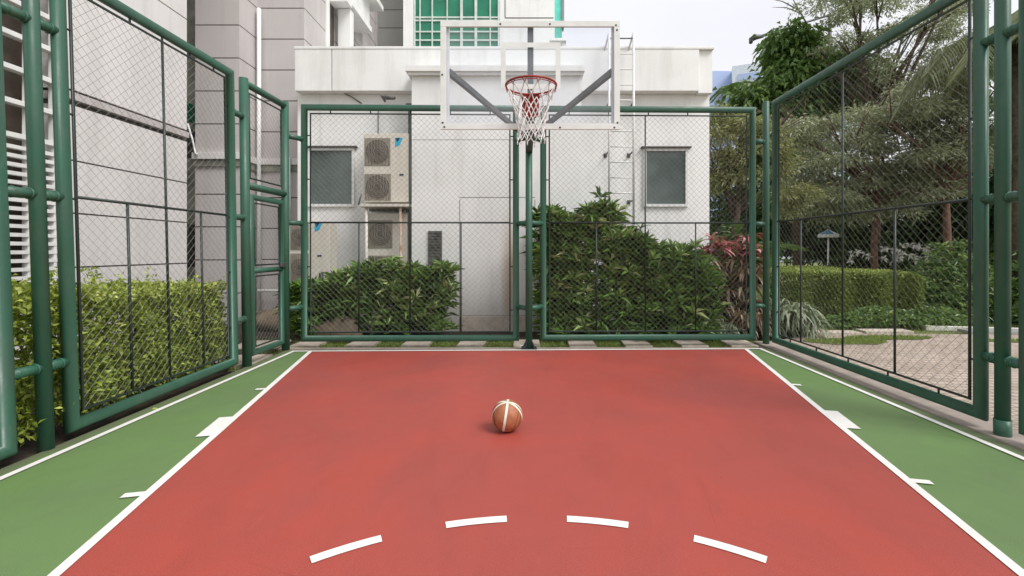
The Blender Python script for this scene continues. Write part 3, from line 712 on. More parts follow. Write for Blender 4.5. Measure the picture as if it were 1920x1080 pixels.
b = MB(); b.box((XS-.02, 8.93, 3.19), (X1+.06, 9.04, 3.32), 0, .006); b.box((X1+.061, 9.53, 3.19), (X2+.05, 9.6, 3.32), 0, .006); b.box((X1, 9.041, 3.19), (X1+.06, 9.6, 3.318)); b.build('ledge', 'stone2', ap)
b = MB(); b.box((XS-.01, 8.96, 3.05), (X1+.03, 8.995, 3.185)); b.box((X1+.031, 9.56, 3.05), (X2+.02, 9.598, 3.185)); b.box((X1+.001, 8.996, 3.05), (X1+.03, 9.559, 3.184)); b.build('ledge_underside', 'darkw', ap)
b = MB(); b.box((-9.5, 9.9, 0), (XS-.001, 10.2, 13)); b.box((-6.55, 8.14, 0), (-6.5, 8.9, 3.4)) if False else None; b.build('recess_wall', 'darkw', ap)
b = MB(); p = at(485.5, 16, 9.52); b.tube([(p.x, 9.52, .1), (p.x, 9.52, p.z)], .042, 12); b.tube([at(483, 545, 9.4), at(560, 545, 9.4)], .03, 8); b.build('downpipe', 'white', ap)
b = MB(); b.tube([at(541, 305, 9.5), at(543, 300, 9.5), at(543, 440, 9.5)], .03, 8); b.build('downpipe', 'white', ap); b = MB(); b.tube([at(352, 232, 8.9), at(361, 262, 8.9), at(366, 287, 8.9), at(371, 290, 8.9)], .016, 8); b.build('downpipe', 'white', ap)
b = MB(); b.box(at(349, 190, 9.4), at(362, 232, 9.7), 0, .02); b.build('awning', 'greenglass', ap)
b = MB(); b.box(at(350, 240, 9.3), at(366, 300, 9.7), 0, .02); b.box(at(350, 420, 9.3), at(368, 500, 9.7), 0, .02); b.build('service_box', 'steel', ap)
b = MB(); b.box(at(472, 585, 9.2), at(560, 612, 9.55), 0, .02); b.build('plinth', 'boulder', ap)
# windows, piers and sunshades on its receding side
b = MB(); b.box((X2+.002, 10.75, 5), (X2+.02, 11.05, 14)); b.box((X2+.002, 12.2, 5), (X2+.02, 12.9, 6.95)); b.build('side_window', 'brownglass', ap)
for (ya, yb2) in ((11.08, 11.3), (12.85, 13.05)):
    b = MB(); b.box((X2+.1, ya, 4), (X2+.40, yb2, 7.25 if ya < 12 else 6.9), 0, .01); b.build('pier', 'wallw', ap)
for (ya, yb2, z, xo) in ((10.75, 11.06, 7.25, .45), (11.07, 12.45, 7.32, .46), (12.2, 13.35, 8.36, .5)):
    b = MB(); b.box((X2, ya, z), (X2+xo, yb2, z+.14), 0, .01); b.build('sunshade', 'wallw', ap)
b = MB(); b.box((X2+.003, 10.6, 4.5), (X2+.05, 10.74, 13), 0, .005); b.box((X2+.003, 11.4, 7.5), (X2+.25, 12.9, 13), 0, .01); b.build('side_panel', 'wallw', ap)
# louvred window near the left edge
b = MB(); Xl = -6.12
b.box((Xl-.4, 2.5, -.05), (Xl-.3, 5.98, 9), 0); lw = b.build('louvre_window', 'brownglass', ap)
b = MB()
for yq in (2.55, 4.0, 5.62, 5.93): b.box((Xl-.05, yq, 0), (Xl+.03, yq+.035, 8.5), 0, .005)
z = 2.75
while z < 8.4: b.box((Xl-.06, 2.5, z), (Xl+.045, 5.99, z+.06), 0, .005); z += .40
b.build('mullion', 'white', lw)
b = MB(); z = .1
while z < 2.7: b.box((Xl-.04, 2.5, z), (Xl+.035, 5.99, z+.045)); z += .105
b.build('louvre', 'white', lw)

# ------------------------------------------------------------------ rear tower with green glass
tw = empty('tower_block', (-1.3, 15, 0), 'tall pale tower with gridded green glass windows behind the low building', 'building')
TD = 13.6
b = MB(); xg0, xg1 = gx(775, TD), gx(937, TD)
b.box((gx(756, TD), TD, 0), (xg0-.001, 17, 16)); b.box((xg1, TD+.02, 0), (gx(1040, TD), 17, 16)); b.box((xg0, TD+.3, 0), (xg1-.001, 17, 16)); b.box((xg0, TD, 0), (xg1-.001, TD+.29, gz(90, TD)))
b.build('wall', 'wallw', tw)
b = MB(); b.box((X2+.001, 14.31, 0), (gx(756, TD)-.001, 17, 16), 0)
b.build('wall', 'greyw', tw)
b = MB()
for yp in (18, 52): b.box((X2+.06, 14.306, gz(yp, 14.3)-.01), (gx(756, TD)-.01, 14.32, gz(yp, 14.3)+.01))
p = gz(33, TD); b.box((gx(948, TD), TD+.012, p-.012), (gx(1038, TD), TD+.03, p+.012)); b.box((gx(947, TD)-.012, TD+.012, p), (gx(947, TD)+.012, TD+.03, 15)); b.build('joint_line', 'joint', tw)
b = MB(); b.box((xg0+.001, TD+.08, gz(90, TD)+.001), (xg1-.002, TD+.14, 15)); gw = b.build('window', 'greenglass', tw)
b = MB()
for xp, ww in ((777, .04), (787, .03), (810, .035), (838, .03), (865, .075), (892, .075), (919, .035), (935, .05)): x = gx(xp, TD); b.box((x-ww/2, TD+.02, gz(90, TD)), (x+ww/2, TD+.079, 15))
for yp in (88, 74, 58, 37, 31, -40, -60): 
    z = gz(yp, TD); b.box((xg0, TD+.035, z-.02), (xg1-.002, TD+.078, z+.02))
b.build('glazing_bar', 'mull', gw)
b = MB(); b.box((gx(1040, TD)+.001, TD+.05, gz(74, TD)), (gx(1054, TD), 16.5, 16)); b.build('corner_window', 'tealglass', tw)
b = MB(); b.box((gx(1054, TD)+.001, TD+.0, gz(50, TD)), (gx(1058, TD), TD+.3, 16)); b.build('corner_post', 'greyw', tw)
b = MB(); b.box((gx(1035, 13), 13.0, gz(92, 13)), (gx(1052, 13), 13.3, gz(74, 13)), 0, .01); b.box((gx(1031, 12.9), 12.9, gz(76, 12.9)), (gx(1062, 12.9), 13.4, gz(71, 12.9)), 0, .01); b.box((gx(1053, 12.9), 13, gz(86, 12.9)), (gx(1060, 12.9), 13.2, gz(76.5, 12.9)))
b.build('roof_vent', 'wallw', tw)

# ------------------------------------------------------------------ distant blue office block
bd_ = empty('office_block', (28, 64, 0), 'distant pale blue glass office block above the trees', 'building')
b = MB(); c0 = at(1373, 124, 60)
b.box((c0.x, 60, 0), (c0.x+14, 74, c0.z), 0, 0, math.radians(-22), (c0.x, 60, 0)); b.build('facade', 'bluef2', bd_)
b = MB(); cL = at(1373, 131, 60.5); v = [Vector((cL.x-.1, 60.3, 0)), Vector((cL.x-3.3+1.2, 71, 0))]
zt = cL.z; vs = [v[0], v[1], v[1]+Vector((0, 0, zt)), v[0]+Vector((0, 0, zt))]; vs = vs+[q+Vector((.15, .1, 0)) for q in vs]
b.box((gx(1330, 62), 62, 0), (gx(1372.5, 62), 70, gz(133, 62))); b.build('facade', 'bluef', bd_)
b = MB(); R = Matrix.Rotation(math.radians(-22), 3, 'Z'); pv = Vector((c0.x, 60, 0))
for k in range(7):
    z = c0.z-1.2-k*1.9; vs = [Vector((x, 59.9, zz)) for x in (c0.x+.6, c0.x+13) for zz in (z-.8, z)]
    vs = [R @ (q-pv)+pv for q in vs]; b.add(vs, [(0, 2, 3, 1)])
b.build('window_band', 'bluef', bd_)
# street lamp
sl_ = empty('street_lamp', (gx(1560, 19), 19, 0), 'street lamp with a long thin arm reaching left over the dark tree', 'street lamp')
P = [at(1556, 28, 19), at(1500, 45, 19), at(1440, 64, 19), at(1415, 71, 19)]
b = MB(); b.tube([(gx(1556, 19), 19, 0), P[0]], [.12, .07], 10); b.build('pole', 'steel', sl_)
b = MB(); b.tube(P, [.05, .045, .05, .06], 8); b.build('arm', 'steel', sl_)
b = MB(); q = P[3]; b.tube([q+Vector((.35, 0, .06)), q+Vector((.0, 0, .03)), q+Vector((-.18, 0, -.1))], [.06, .12, .09], 10); b.tube([q+Vector((-.12, 0, -.02)), q+Vector((-.17, 0, -.22))], [.1, .07], 10); b.build('lamp_head', 'steel', sl_)

# ------------------------------------------------------------------ vegetation
def sph(n):
    return unit(rng.normal(size=(n, 3)))
def inball(n, shell=.0):
    return sph(n)*(shell+(1-shell)*rng.random((n, 1))**(1/3.))
def stems(par, base, tips, r, mat='bark', name='stem'):
    b = MB()
    for t_ in tips:
        a = Vector(base)+Vector((random.uniform(-.05, .05), random.uniform(-.05, .05), 0)); t_ = Vector(t_)
        m_ = a.lerp(t_, .5)+Vector((random.uniform(-1, 1), random.uniform(-1, 1), 0))*(t_-a).length*.06
        b.tube([a, m_, t_], [r, r*.75, r*.35], 7)
    return b.build(name, mat, par)
def rosettes(par, C, per, L0, W0, mat, up=.45, droop=.3, lit=None, name='foliage'):
    n = len(C); Cc = np.repeat(C, per, 0); m = len(Cc)
    D = unit(rng.normal(size=(m, 3))*np.array([1, 1, .6])+np.array([0, 0, up]))
    base = np.repeat(rng.random(n), per); var = np.clip(base*.75+rng.random(m)*.35-.05, 0, 1)
    Cc = Cc+D*rng.random((m, 1))*.02
    return leaves(name, Cc, D, L0*rng.uniform(.7, 1.2, m), W0*rng.uniform(.8, 1.2, m), mat, par, var, .12, droop)
# bright hedge on the left
hd = empty('clipped_hedge', (-4.1, 3.7, 0), 'bright yellow green clipped hedge behind the left side fence', 'hedge')
n = 38000; ht = 1.1
X = rng.uniform(0, 1, n); Y = rng.uniform(1.6, 5.42, n); Z = rng.uniform(0, 1, n)
face = rng.random(n)
xr = -3.56-.05*np.sin(Y*3.1)-.05*np.sin(Y*7.7+Z*5)
ht = 1.03; hz_ = ht+.04*np.sin(Y*2.3)+.035*np.sin(Y*9+1)
pX = np.where(face < .62, xr-np.where(rng.random(n) < .6, rng.exponential(.05, n), rng.uniform(.1, .55, n)), xr-X*1.05)
pZ = np.where(face < .62, .06+Z*(hz_-.06), hz_-rng.exponential(.06, n)+.02)
f2 = face > .93; pX = np.where(f2, xr-X*1.05, pX); pY = np.where(f2, 5.42-rng.exponential(.05, n), Y); pZ = np.where(f2, Z*hz_, pZ)
clump = np.sin(Y*23)*np.sin(pZ*21+Y*4)*np.sin(pX*19)
keep = (clump > -.28) | (pX < xr-.16) | (rng.random(n) < .12); C = np.stack([pX, pY, pZ], 1)[keep]; n = len(C)
tw_n = 34                       # loose shoots sticking out past the posts
T = np.stack([rng.uniform(-3.58, -3.44, tw_n), rng.uniform(2.2, 3.5, tw_n), rng.uniform(.1, 1.05, tw_n)], 1)
T2 = np.stack([rng.uniform(-4.6, -3.6, 60), rng.uniform(1.8, 5.4, 60), rng.uniform(1.03, 1.18, 60)], 1); T3 = np.repeat(np.concatenate([T, T2]), 9, 0); T3 += rng.normal(size=T3.shape)*.035
C = np.concatenate([C, T3]); n = len(C); D = rng.normal(size=(n, 3))+np.array([.7, -.2, .8])
leaves('foliage', C, D, rng.uniform(.035, .075, n), rng.uniform(.02, .036, n), 'hedgel', hd, np.clip(rng.beta(1.6, 1.8, n)*.95+.22*(C[:, 2] > .95), 0, 1))  # uppermost leaves toned lighter: fresh growth and painted-in top light
b = MB()
for k in range(26):
    y = 1.8+k*.14; x = random.uniform(-4.4, -3.8); b.tube([(x, y, -.03), (x+random.uniform(-.1, .1), y+.05, .5), (x+random.uniform(-.15, .2), y, .95)], [.014, .011, .004], 5)
b.build('stem', 'bark', hd)
def bush(name, x0, x1, y0, y1, hf, nr, per, L0, W0, mat, label, up=.5, cat='shrub', group=None, droop=.3):
    t = empty(name, ((x0+x1)/2, (y0+y1)/2, 0), label, cat, group)
    C = []
    while len(C) < nr:
        x = random.uniform(x0, x1); y = random.uniform(y0, y1); H = hf(x); z = H*(1-random.random()**1.3*.97)*(random.uniform(1, 1.13) if random.random() < .15 else 1)
        e = ((x-(x0+x1)/2)/((x1-x0)/2))**4+((y-(y0+y1)/2)/((y1-y0)/2))**4
        if e > .95+random.random()*.2: continue
        if random.random() < .55: y = y0+abs(random.gauss(0, .2))+(.12 if e > .7 else 0)
        C.append((x, y, max(z, .05)))
    C = np.array(C); rosettes(t, C, per, L0, W0, mat, up, droop)
    stems(t, ((x0+x1)/2, (y0+y1)/2, -.03), [(random.uniform(x0+.15, x1-.15), random.uniform(y0+.15, y1-.1), hf((x0+x1)/2)*random.uniform(.6, .9)) for _ in range(14)], .016)
    return t
def hfl(x): return 1.08+.08*math.sin(x*5)+.06*math.sin(x*13)-(.35 if x < -3.1 else 0)*(1)
bush('shrub', -3.42, -1.2, 7.25, 8.0, hfl, 430, 13, .25, .044, 'shrub', 'low dark green shrub with glossy narrow leaves below the air conditioners', 1.0)
def hfr(x): return 1.98+.16*math.sin(x*6+.3)-.38*max(0, (x-1.1))-(.25 if x < .35 else 0)
bush('shrub', .15, 2.0, 7.2, 8.05, hfr, 560, 13, .28, .046, 'shrub', 'tall dark leafy bush just right of the hoop pole', 1.0)
def hfm(x): return 1.42+.13*math.sin(x*8)-.28*(x-2)
bush('shrub', 1.85, 3.08, 7.15, 8.1, hfm, 330, 13, .27, .046, 'shrub', 'shorter light tipped green bush in front of the right window', 1.1)
bush('shrub', -3.9, -3.42, 7.3, 7.9, lambda x: .85, 130, 12, .2, .03, 'shrub', 'small spiky green plant in the far left corner', .9)
# arching top shoots of the tall bushes
t = empty('arching_plant', (.9, 7.6, 0), 'arching narrow shoots rising above the tall bush beside the hoop pole', 'plant')
cc = []
for x, z in ((.3, 1.85), (.62, 2.0), (.95, 2.05), (1.05, 2.12), (1.4, 1.95), (1.85, 1.78), (2.35, 1.5), (2.75, 1.4), (.12, 1.9), (3.0, 1.3)): cc += [(x+random.uniform(-.08, .08), 7.35+random.uniform(-.1, .25), z-random.random()*.12) for _ in range(2)]
C = np.repeat(np.array(cc), 11, 0); n = len(C); D = unit(rng.normal(size=(n, 3))*np.array([1, 1, .4])+np.array([0, 0, .8]))
straps('foliage', C, D, rng.uniform(.18, .36, n), rng.uniform(.018, .03, n), 'shrub', t, rng.random(n)*.8, .5)
stems(t, (.9, 7.6, -.03), [cc[i] for i in range(0, len(cc), 2)], .013)
# red cordyline and companions
def strap_plant(name, xs, ys, zs, nc, per, L0, W0, mat, label, droop=.5, up=.8, cat='plant', group=None):
    t = empty(name, (sum(xs)/2, sum(ys)/2, 0), label, cat, group)
    C0 = np.stack([rng.uniform(*xs, nc), rng.uniform(*ys, nc), rng.uniform(*zs, nc)], 1)
    C = np.repeat(C0, per, 0); n = len(C); D = unit(rng.normal(size=(n, 3))*np.array([1, 1, .35])+np.array([0, 0, up]))
    straps('foliage', C, D, L0*rng.uniform(.7, 1.2, n), W0*rng.uniform(.8, 1.2, n), mat, t, rng.random(n), droop)
    stems(t, (sum(xs)/2, sum(ys)/2, -.03), [tuple(p-np.array([0, 0, .03])) for p in C0[:30]], .012)
    return t
strap_plant('cordyline', (3.15, 3.45), (8.0, 8.4), (1.25, 1.65), 7, 16, .38, .055, 'redleaf', 'left tuft of red cordyline at the corner of the white building', .5)
strap_plant('cordyline', (3.55, 4.1), (7.9, 8.4), (1.25, 1.75), 12, 16, .4, .055, 'redleaf', 'tallest red cordyline behind the right corner post', .5)
strap_plant('cordyline', (3.1, 4.15), (7.75, 8.4), (.35, 1.25), 50, 15, .34, .05, 'mixleaf', 'brown and cream leaved cordyline clump under the red tufts', .8, .5)
strap_plant('spider_plant', (3.0, 3.45), (7.35, 7.6), (.05, .2), 14, 18, .3, .02, 'strap', 'low pale striped plant at the foot of the shorter bush', .8)
strap_plant('spider_plant', (3.5, 3.95), (7.35, 7.7), (.1, .35), 14, 18, .36, .022, 'mixleaf', 'low brownish strap leaved plant beside the right corner post', .8)
strap_plant('spider_plant', (4.1, 4.9), (7.4, 8.1), (.1, .5), 36, 22, .48, .028, 'strap', 'large pale striped grassy plant behind the right fence corner', .75, .9)
# clipped hedge on the right
hr = empty('clipped_hedge', (6.5, 10.2, 0), 'clipped box hedge with flat bright top beyond the right path', 'hedge')
n = 26000; x0, x1, y0, y1, H = 4.75, 7.9, 8.95, 11.4, .97
fc = rng.random(n); X = rng.uniform(x0, x1, n); Y = rng.uniform(y0, y1, n); Z = rng.uniform(.1, H, n)
e = rng.exponential(.04, n)+.02*np.sin(X*7)
Y = np.where(fc < .5, y0+e, Y); Z = np.where(fc > .62, H-e+.0, Z); m_ = (fc >= .5) & (fc <= .62); X = np.where(m_, x1-e, X)
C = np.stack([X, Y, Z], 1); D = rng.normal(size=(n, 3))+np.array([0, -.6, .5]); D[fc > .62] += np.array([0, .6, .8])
var = rng.random(n)*.8; var = np.where(fc > .62, var*.35+.72, var*.95)  # top leaves lighter: new growth, plus light from above put into the colour
sh = .10*np.sin(C[:, 0]*2.6)*np.sin(C[:, 1]*2+1)+.05*np.sin(C[:, 0]*8); C[:, 1] += np.where(fc < .5, sh, 0); C[:, 2] += np.where(C[:, 2] > .7, sh*.4, 0)
r_ = np.clip((C[:, 0]-(x1-.35))/.35, 0, 1); C[:, 2] -= r_**2*.22*(C[:, 2] > .5); C[:, 1] += r_**2*.2*(C[:, 1] < y0+.3)
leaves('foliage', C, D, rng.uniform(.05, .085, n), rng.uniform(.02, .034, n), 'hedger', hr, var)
b = MB()
for k in range(20): x = x0+.15+k*.15; b.tube([(x, 9.3, -.05), (x+.05, 9.35, .7)], [.018, .008], 5)
b.build('stem', 'bark', hr)
def groundcover(par_label, x, y, z, n, L0, W0, mat, name='low_shrub', cat='shrub'):
    t = empty(name, (sum(x)/2, sum(y)/2, 0), par_label, cat)
    C = np.stack([rng.uniform(*x, n), rng.uniform(*y, n), rng.uniform(0, 1, n)**.6*z], 1)
    cx, cy = sum(x)/2, sum(y)/2; ee = ((C[:, 0]-cx)/((x[1]-x[0])/2))**2+((C[:, 1]-cy)/((y[1]-y[0])/2))**2
    C[:, 2] *= np.sqrt(np.clip(1.15-ee, .02, 1))*(1+.2*np.sin(C[:, 0]*5))
    rosettes(t, C, 7, L0, W0, mat, .6, .25)
    stems(t, (cx, cy, -.05), [(random.uniform(*x)*.6+cx*.4, cy, z*.6) for _ in range(6)], .02)
    return t
groundcover('dark rounded shrub at the right end of the box hedge', (8.0, 10.4), (9.0, 10.6), 1.35, 1500, .13, .045, 'broad')
groundcover('bright low border shrub along the foot of the box hedge', (5.6, 8.4), (8.35, 8.9), .3, 700, .09, .035, 'broad')
groundcover('low shrub seen between the two right foreground posts', (9.6, 12.5), (8.7, 10.4), 1.6, 1300, .15, .05, 'broad')
# stepping slabs by the right path
for i, (x, y, l) in enumerate(((5.35, 7.98, 'pale stepping slab beside the striped grassy plant'), (6.35, 8.12, 'pale stepping slab in front of the box hedge'), (5.0, 8.45, 'pale stepping slab between the striped plant and the box hedge'))):
    b = MB(); b.box((x-.42, y-.13, -.06), (x+.42, y+.13, .0), 0, .01, .05*(i-1)); tag(b.build('stepping_slab', 'slab', None, (x, y, -.06)), l, 'paving slab', 'stepping slabs in the grass beyond the right fence')
for i, (x, y, a_, c_) in enumerate(((5.0, 7.15, .62, .22), (5.9, 7.45, .7, .15), (8.6, 7.2, 1.5, .13))):
    P_ = [(x+a_*math.cos(q)*(1+.1*math.sin(3*q)), y+c_*math.sin(q)*(1+.15*math.sin(5*q))) for q in np.linspace(0, 2*math.pi, 33)[:-1]]
    poly('grass_patch', P_, -.012, 'lawn', kind='structure')
    n = 1800; q = rng.uniform(0, 2*math.pi, n); rr_ = np.sqrt(rng.random(n)); C = np.stack([x+a_*rr_*np.cos(q), y+c_*rr_*np.sin(q), np.full(n, -.02)], 1); D = rng.normal(size=(n, 3))*.45+np.array([0, 0, 1])
    tag(leaves('grass', C, D, rng.uniform(.03, .07, n), rng.uniform(.006, .01, n), 'grass', None, rng.random(n)), 'grass growing over the pink paving of the right path', 'grass', kind='stuff')
b = MB(); b.box((7.6, 7.72, -.03), (9.3, 8.0, .03), 0, .01, -.12); tag(b.build('drain_cover', 'greyw'), 'grey slatted drain strip lying along the edge of the right path', 'drain cover')
# path kerb
b = MB()
pts = [(7.3, 8.4), (9.0, 8.05), (11, 7.9), (14, 7.8)]
for p, q in zip(pts[:-1], pts[1:]):
    d = Vector((q[0]-p[0], q[1]-p[1], 0)).normalized(); nn = Vector((-d.y, d.x, 0))*.06; a = Vector((*p, -.05)); e = Vector((*q, -.05)); u_ = Vector((0, 0, .08))
    b.add([a-nn, e-nn, e+nn, a+nn, a-nn+u_, e-nn+u_, e+nn+u_, a+nn+u_], [(4, 5, 6, 7), (0, 1, 5, 4), (1, 2, 6, 5), (2, 3, 7, 6), (3, 0, 4, 7)])
tag(b.build('path_kerb', 'kerbw'), kind='structure')

def tree(name, base, top, r, blobs, ncl, per, clr, L0, W0, mat, label, bark='bark', limbs=9, cat='tree', flat=.6, group=None, droop=.25, bough=None):
    """blobs: list of (centre, (rx,ry,rz)); clumps of leaves on and in the blobs"""
    t = empty(name, (base[0], base[1], 0), label, cat, group)
    vol = np.array([b_[1][0]*b_[1][2] for b_ in blobs]); cnt = (ncl*vol/vol.sum()).astype(int)+1
    P = []
    for (c, rad), k in zip(blobs, cnt):
        if bough:
            nb = max(3, int(k/bough[0])); cen = inball(nb, .3)*np.array(rad)*.95+np.array(c); pick = rng.integers(0, nb, k)
            q = inball(k)*np.array([bough[1], bough[1], bough[2]]); q[:, 2] = np.abs(q[:, 2])*.9-((q[:, 0]**2+q[:, 1]**2)/bough[1]**2)*bough[2]*.9
            sc = rng.uniform(.6, 1.25, nb)[pick][:, None]; P.append(cen[pick]+q*sc)
        else:
            q = inball(k, .35)*np.array(rad); q += np.array(c); P.append(q)
    P = np.concatenate(P); tone = rng.random(len(P))
    K = len(P); C = np.repeat(P, per, 0); off = rng.normal(size=C.shape)*np.array([clr, clr, clr*flat]); C = C+off; n = len(C)
    D = off/clr+rng.normal(size=(n, 3))*.6+np.array([0, 0, -.15])
    var = np.clip(np.repeat(tone, per)*.6+rng.random(n)*.4, 0, 1)
    leaves('crown', C, D, L0*rng.uniform(.6, 1.3, n), W0*rng.uniform(.7, 1.3, n), mat, t, var, .15, droop)
    b = MB(); a = Vector(base); e = Vector(top); mid = a.lerp(e, .5)+Vector((random.uniform(-.15, .15), 0, 0))
    b.tube([a, mid, e], [r, r*.8, r*.6], 10)
    for k in range(limbs):
        c, rad = blobs[k % len(blobs)]; q = Vector(c)+Vector((random.uniform(-1, 1)*rad[0], random.uniform(-1, 1)*rad[1], random.uniform(-.3, .9)*rad[2]))
        s_ = a.lerp(e, random.uniform(.75, 1)); m1 = s_.lerp(q, .45)+Vector((random.uniform(-.2, .2), random.uniform(-.2, .2), random.uniform(0, .4)))
        b.tube([s_, m1, q], [r*.5, r*.3, r*.1], 7)
        for _ in range(3):
            q2 = q+Vector((random.uniform(-1, 1), random.uniform(-1, 1), random.uniform(-.3, 1)))*.8; m2 = m1.lerp(q, random.uniform(.3, .8)); b.tube([m2, m2.lerp(q2, .5)+Vector((0, 0, .1)), q2], [r*.2, r*.12, r*.04], 5)
    b.build('trunk', bark, t)
    return t
def B(x, y, d, rx, rz, ry=None):      # blob from a picture position, radii in picture pixels
    p = at(x, y, d); return (tuple(p), (rx*d/F, (ry or rx)*d/F, rz*d/F))
# dense broad leaved tree
d = 17
tree('broadleaf_tree', (gx(1500, d), d, 0), at(1500, 260, d), .22, [B(1482, 90, d, 30, 34), B(1484, 155, d, 46, 42), B(1558, 125, d, 40, 24), B(1412, 190, d, 36, 18), B(1465, 225, d, 60, 40), B(1600, 165, d, 50, 35), B(1385, 218, d, 26, 18)],
     560, 26, .25, .27, .15, 'broad', 'dense dark green broad leaved tree beyond the back right corner', limbs=12, droop=.5)
# palm tips left of it
d = 21; pt = empty('palm_tree', (gx(1395, d), d, 0), 'small palm with drooping fronds in front of the blue office block', 'palm tree')
b = MB(); p = at(1388, 168, d); b.tube([(p.x+.3, d, 0), (p.x+.1, d, p.z*.5), p], [.16, .13, .1], 8); b.build('trunk', 'bark', pt)
n = 11
for k in range(n):
    a = 2*math.pi*k/n; D0 = Vector((math.cos(a), math.sin(a), .7)).normalized(); V_ = []; C = []; DD = []
    for j in range(26):
        s_ = j/25; q = p+D0*1.5*s_-Vector((0, 0, 1.1*s_*s_))
        sd = Vector((-math.sin(a), math.cos(a), 0))
        for sg in (-1, 1): C.append(tuple(q)); DD.append(tuple(sd*sg+Vector((0, 0, -.45))+D0*.4))
    C = np.array(C); leaves('frond', C, np.array(DD), np.full(len(C), .38), np.full(len(C), .05), 'broad', pt, rng.random(len(C))*.6, .1, .3)
# feathery trees behind the right fence
GT = 'fine leaved trees behind the right fence'
d = 12.5
tree('feathery_tree', (gx(1640, d), d, 0), at(1650, 330, d), .1, [B(1560, 250, d, 110, 55), B(1480, 260, d, 60, 45), B(1650, 290, d, 110, 60), B(1520, 340, d, 90, 60), B(1620, 370, d, 100, 50), B(1730, 330, d, 80, 60)],
     1000, 36, .11, .12, .034, 'feather', 'wide fine leaved grey green tree filling the middle of the right fence', 'redbark', limbs=14, bough=(13, .5, .22))
d = 11.5
tree('feathery_tree', (gx(1778, d), d, 0), at(1772, 330, d), .11, [B(1740, 170, d, 70, 55), B(1800, 240, d, 60, 70), B(1700, 240, d, 80, 50), B(1780, 320, d, 80, 55), B(1850, 150, d, 70, 60), B(1900, 280, d, 60, 80)],
     700, 36, .11, .12, .034, 'feather', 'fine leaved tree with reddish trunk beside the near right posts', 'redbark', limbs=12, bough=(13, .5, .22))
d = 15
tree('feathery_tree', (gx(1640, d), d, 0), at(1640, 190, d), .14, [B(1600, 20, d, 60, 28), B(1570, 85, d, 60, 22), B(1680, 60, d, 70, 35), B(1640, -40, d, 120, 45), B(1760, 60, d, 70, 50), B(1680, 140, d, 80, 40), B(1620, 165, d, 50, 25), B(1560, -10, d, 30, 25), B(1810, -20, d, 70, 50)],
     760, 30, .11, .12, .038, 'feather', 'tall open tree with bare branches showing against the sky at top right', 'bark', limbs=18, bough=(11, .6, .22))
d = 10.2
tree('olive_tree', (gx(1375, d), d+.4, 0), at(1385, 380, d), .1, [B(1372, 250, d, 48, 40), B(1410, 300, d, 55, 50), B(1352, 330, d, 40, 50), B(1450, 260, d, 40, 45), B(1480, 380, d, 40, 40)],
     460, 34, .09, .11, .032, 'feather2', 'yellowish olive tree beside the right wall of the white building', limbs=9, bough=(12, .38, .18))
d = 9.6
tt = empty('palm_shrub', (gx(1375, d), d, 0), 'dark green fan of palm leaves behind the red cordyline', 'palm')
for k in range(26):
    a = random.uniform(0, 2*math.pi); D0 = Vector((math.cos(a), math.sin(a)*.6, random.uniform(.5, 1.6))).normalized(); p = Vector((gx(1385, d)+random.uniform(-.3, .5), d+random.uniform(-.2, .4), random.uniform(.6, 1.5))); C = []; DD = []
    for j in range(24):
        s_ = j/23; q = p+D0*1.15*s_-Vector((0, 0, .6*s_*s_)); sd = D0.cross(Vector((0, 0, 1))).normalized()
        for sg in (-1, 1): C.append(tuple(q)); DD.append(tuple(sd*sg+Vector((0, 0, -.2))+D0*.7))
    C = np.array(C); leaves('frond', C, np.array(DD), np.full(len(C), .26), np.full(len(C), .026), 'broad', tt, rng.random(len(C))*.55, .1, .25)
d = 9.5; pt2 = empty('palm_tree', (gx(1905, d), d, 0), 'palm whose hanging fronds show between the right foreground posts', 'palm tree')
p = at(1905, 60, d); b = MB(); b.tube([(p.x, d, 0), (p.x+.1, d, p.z*.5), p], [.15, .12, .1], 10); b.build('trunk', 'bark', pt2)
for k in range(15):
    a = 2*math.pi*k/15+.2; D0 = Vector((math.cos(a), math.sin(a), random.uniform(.3, .9))).normalized(); C = []; DD = []
    for j in range(40):
        s_ = j/39; q = p+D0*2.0*s_-Vector((0, 0, 1.7*s_*s_)); sd = Vector((-math.sin(a), math.cos(a), 0))
        for sg in (-1, 1): C.append(tuple(q)); DD.append(tuple(sd*sg*.7+Vector((0, 0, -.8))+D0*.3))
    C = np.array(C); leaves('frond', C, np.array(DD), rng.uniform(.4, .6, len(C)), np.full(len(C), .035), 'feather', pt2, rng.random(len(C))*.6, .1, .3)
# darker trees closing the view
GD = 'dark trees at the back of the garden'
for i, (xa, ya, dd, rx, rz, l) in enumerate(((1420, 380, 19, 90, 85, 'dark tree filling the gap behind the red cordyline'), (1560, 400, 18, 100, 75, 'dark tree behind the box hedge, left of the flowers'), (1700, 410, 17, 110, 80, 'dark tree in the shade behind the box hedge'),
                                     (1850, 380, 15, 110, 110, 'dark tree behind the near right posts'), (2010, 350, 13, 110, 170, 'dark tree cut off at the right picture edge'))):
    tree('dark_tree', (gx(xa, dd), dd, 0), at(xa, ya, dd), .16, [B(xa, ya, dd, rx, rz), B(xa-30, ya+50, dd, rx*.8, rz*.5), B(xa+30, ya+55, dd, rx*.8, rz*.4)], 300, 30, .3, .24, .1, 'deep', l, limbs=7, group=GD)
fs = groundcover('white flowering shrub behind the box hedge', (8.6, 11.2), (12.6, 13.6), 1.55, 900, .16, .06, 'deep', 'flowering_shrub')
for k in range(34):
    c = np.array([random.uniform(8.8, 11.1), random.uniform(12.3, 12.7), random.uniform(1.1, 1.6)]); C = np.tile(c, (8, 1))
    leaves('flower', C, rng.normal(size=(8, 3)), np.full(8, .13), np.full(8, .06), 'petal', fs, rng.random(8))
pa = empty('parasol', (gx(1553, 13.5), 13.5, 0), 'small blue and white garden parasol half hidden in the trees', 'parasol')
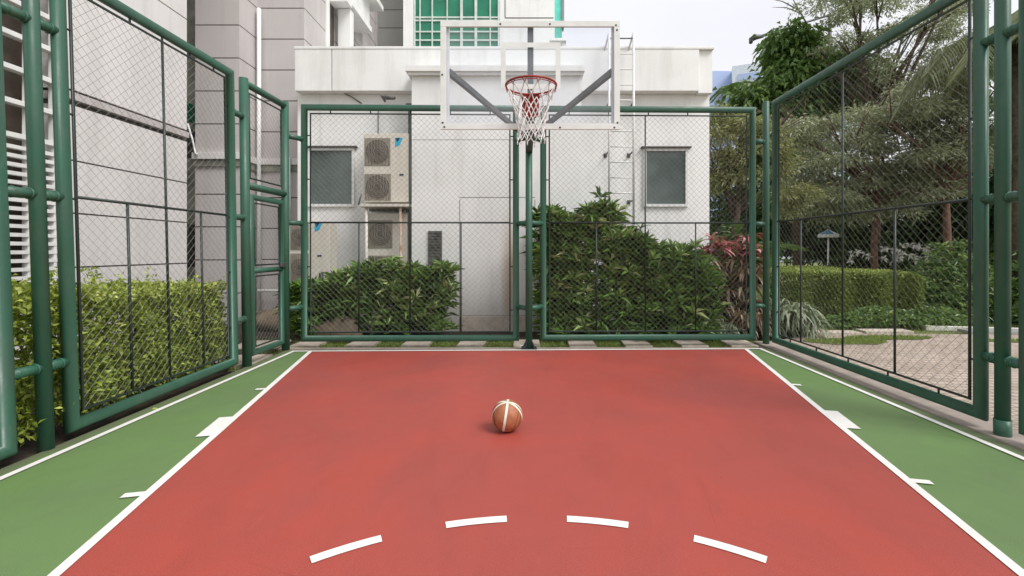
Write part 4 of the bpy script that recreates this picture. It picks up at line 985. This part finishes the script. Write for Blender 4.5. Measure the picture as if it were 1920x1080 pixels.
p = at(1553, 430, 13.5); b = MB(); b.tube([(p.x, 13.5, 0), p], .025, 8); b.build('pole', 'white', pa)
b = MB(); ring = [p+Vector((math.cos(a)*.27, math.sin(a)*.27, -.15)) for a in np.linspace(0, 2*math.pi, 9)[:-1]]
for k in range(8): b.add([p, ring[k], ring[(k+1) % 8]], [(0, 1, 2)], k % 3 == 0); b.add([ring[k], ring[k]+Vector((0, 0, -.09)), ring[(k+1) % 8]+Vector((0, 0, -.09)), ring[(k+1) % 8]], [(0, 1, 2, 3)], 1)
b.build('canopy', ['canopyb', 'white'], pa)
sb = empty('garden_seat', (10.0, 8.4, 0), 'pale metal garden seat glimpsed between the right foreground posts', 'garden seat')
b = MB(); b.box((9.3, 8.2, .42), (10.8, 8.6, .46), 0, .01); b.build('seat', 'white', sb)
b = MB()
for k in range(4): b.box((9.3, 8.6, .5+k*.1), (10.8, 8.63, .56+k*.1), 0, .01)
b.build('backrest', 'white', sb)
for x in (9.32, 10.75):
    for y in (8.22, 8.6): b = MB(); b.tube([(x, y, -.03), (x, y, .42 if y < 8.5 else .86)], .02, 8); b.build('leg', 'white', sb)
# rocks by the low shrub and the gate
def rock(c, s_, label):
    bm = bmesh.new(); bmesh.ops.create_icosphere(bm, subdivisions=3, radius=1)
    ph = [random.uniform(0, 6) for _ in range(6)]
    for v in bm.verts:
        k = 1+.12*math.sin(3*v.co.x+ph[0])+.1*math.sin(4*v.co.y+ph[1])+.09*math.sin(5*v.co.z+ph[2]+2*v.co.x); v.co = Vector((v.co.x*s_[0]*k, v.co.y*s_[1]*k, v.co.z*s_[2]*k))
    me = bpy.data.meshes.new('boulder'); bm.to_mesh(me); bm.free(); me.materials.append(M['boulder'])
    for p in me.polygons: p.use_smooth = True
    o = bpy.data.objects.new('boulder', me); o.location = c; COL.objects.link(o); tag(o, label, 'boulder', 'brown stones along the wall foot')
rock((-3.0, 7.35, .1), (.42, .2, .24), 'brown rounded stone at the left foot of the low shrub')
rock((-4.35, 8.3, .12), (.5, .25, .28), 'brown stone seen low through the gate')

# fallen leaves along the left edge of the court
for i, (x, y, l) in enumerate(((-3.30, 4.05, 'small dry leaf on the dirty edge under the left fence'), (1.75, 2.9, None))):
    if l: leaves('fallen_leaf', np.array([[x, y, .006]]), np.array([[1., .4, .15]]), np.array([.05]), np.array([.025]), 'hedgel', None, np.array([.9])); tag(bpy.context.scene.objects['fallen_leaf'], l, 'leaf')
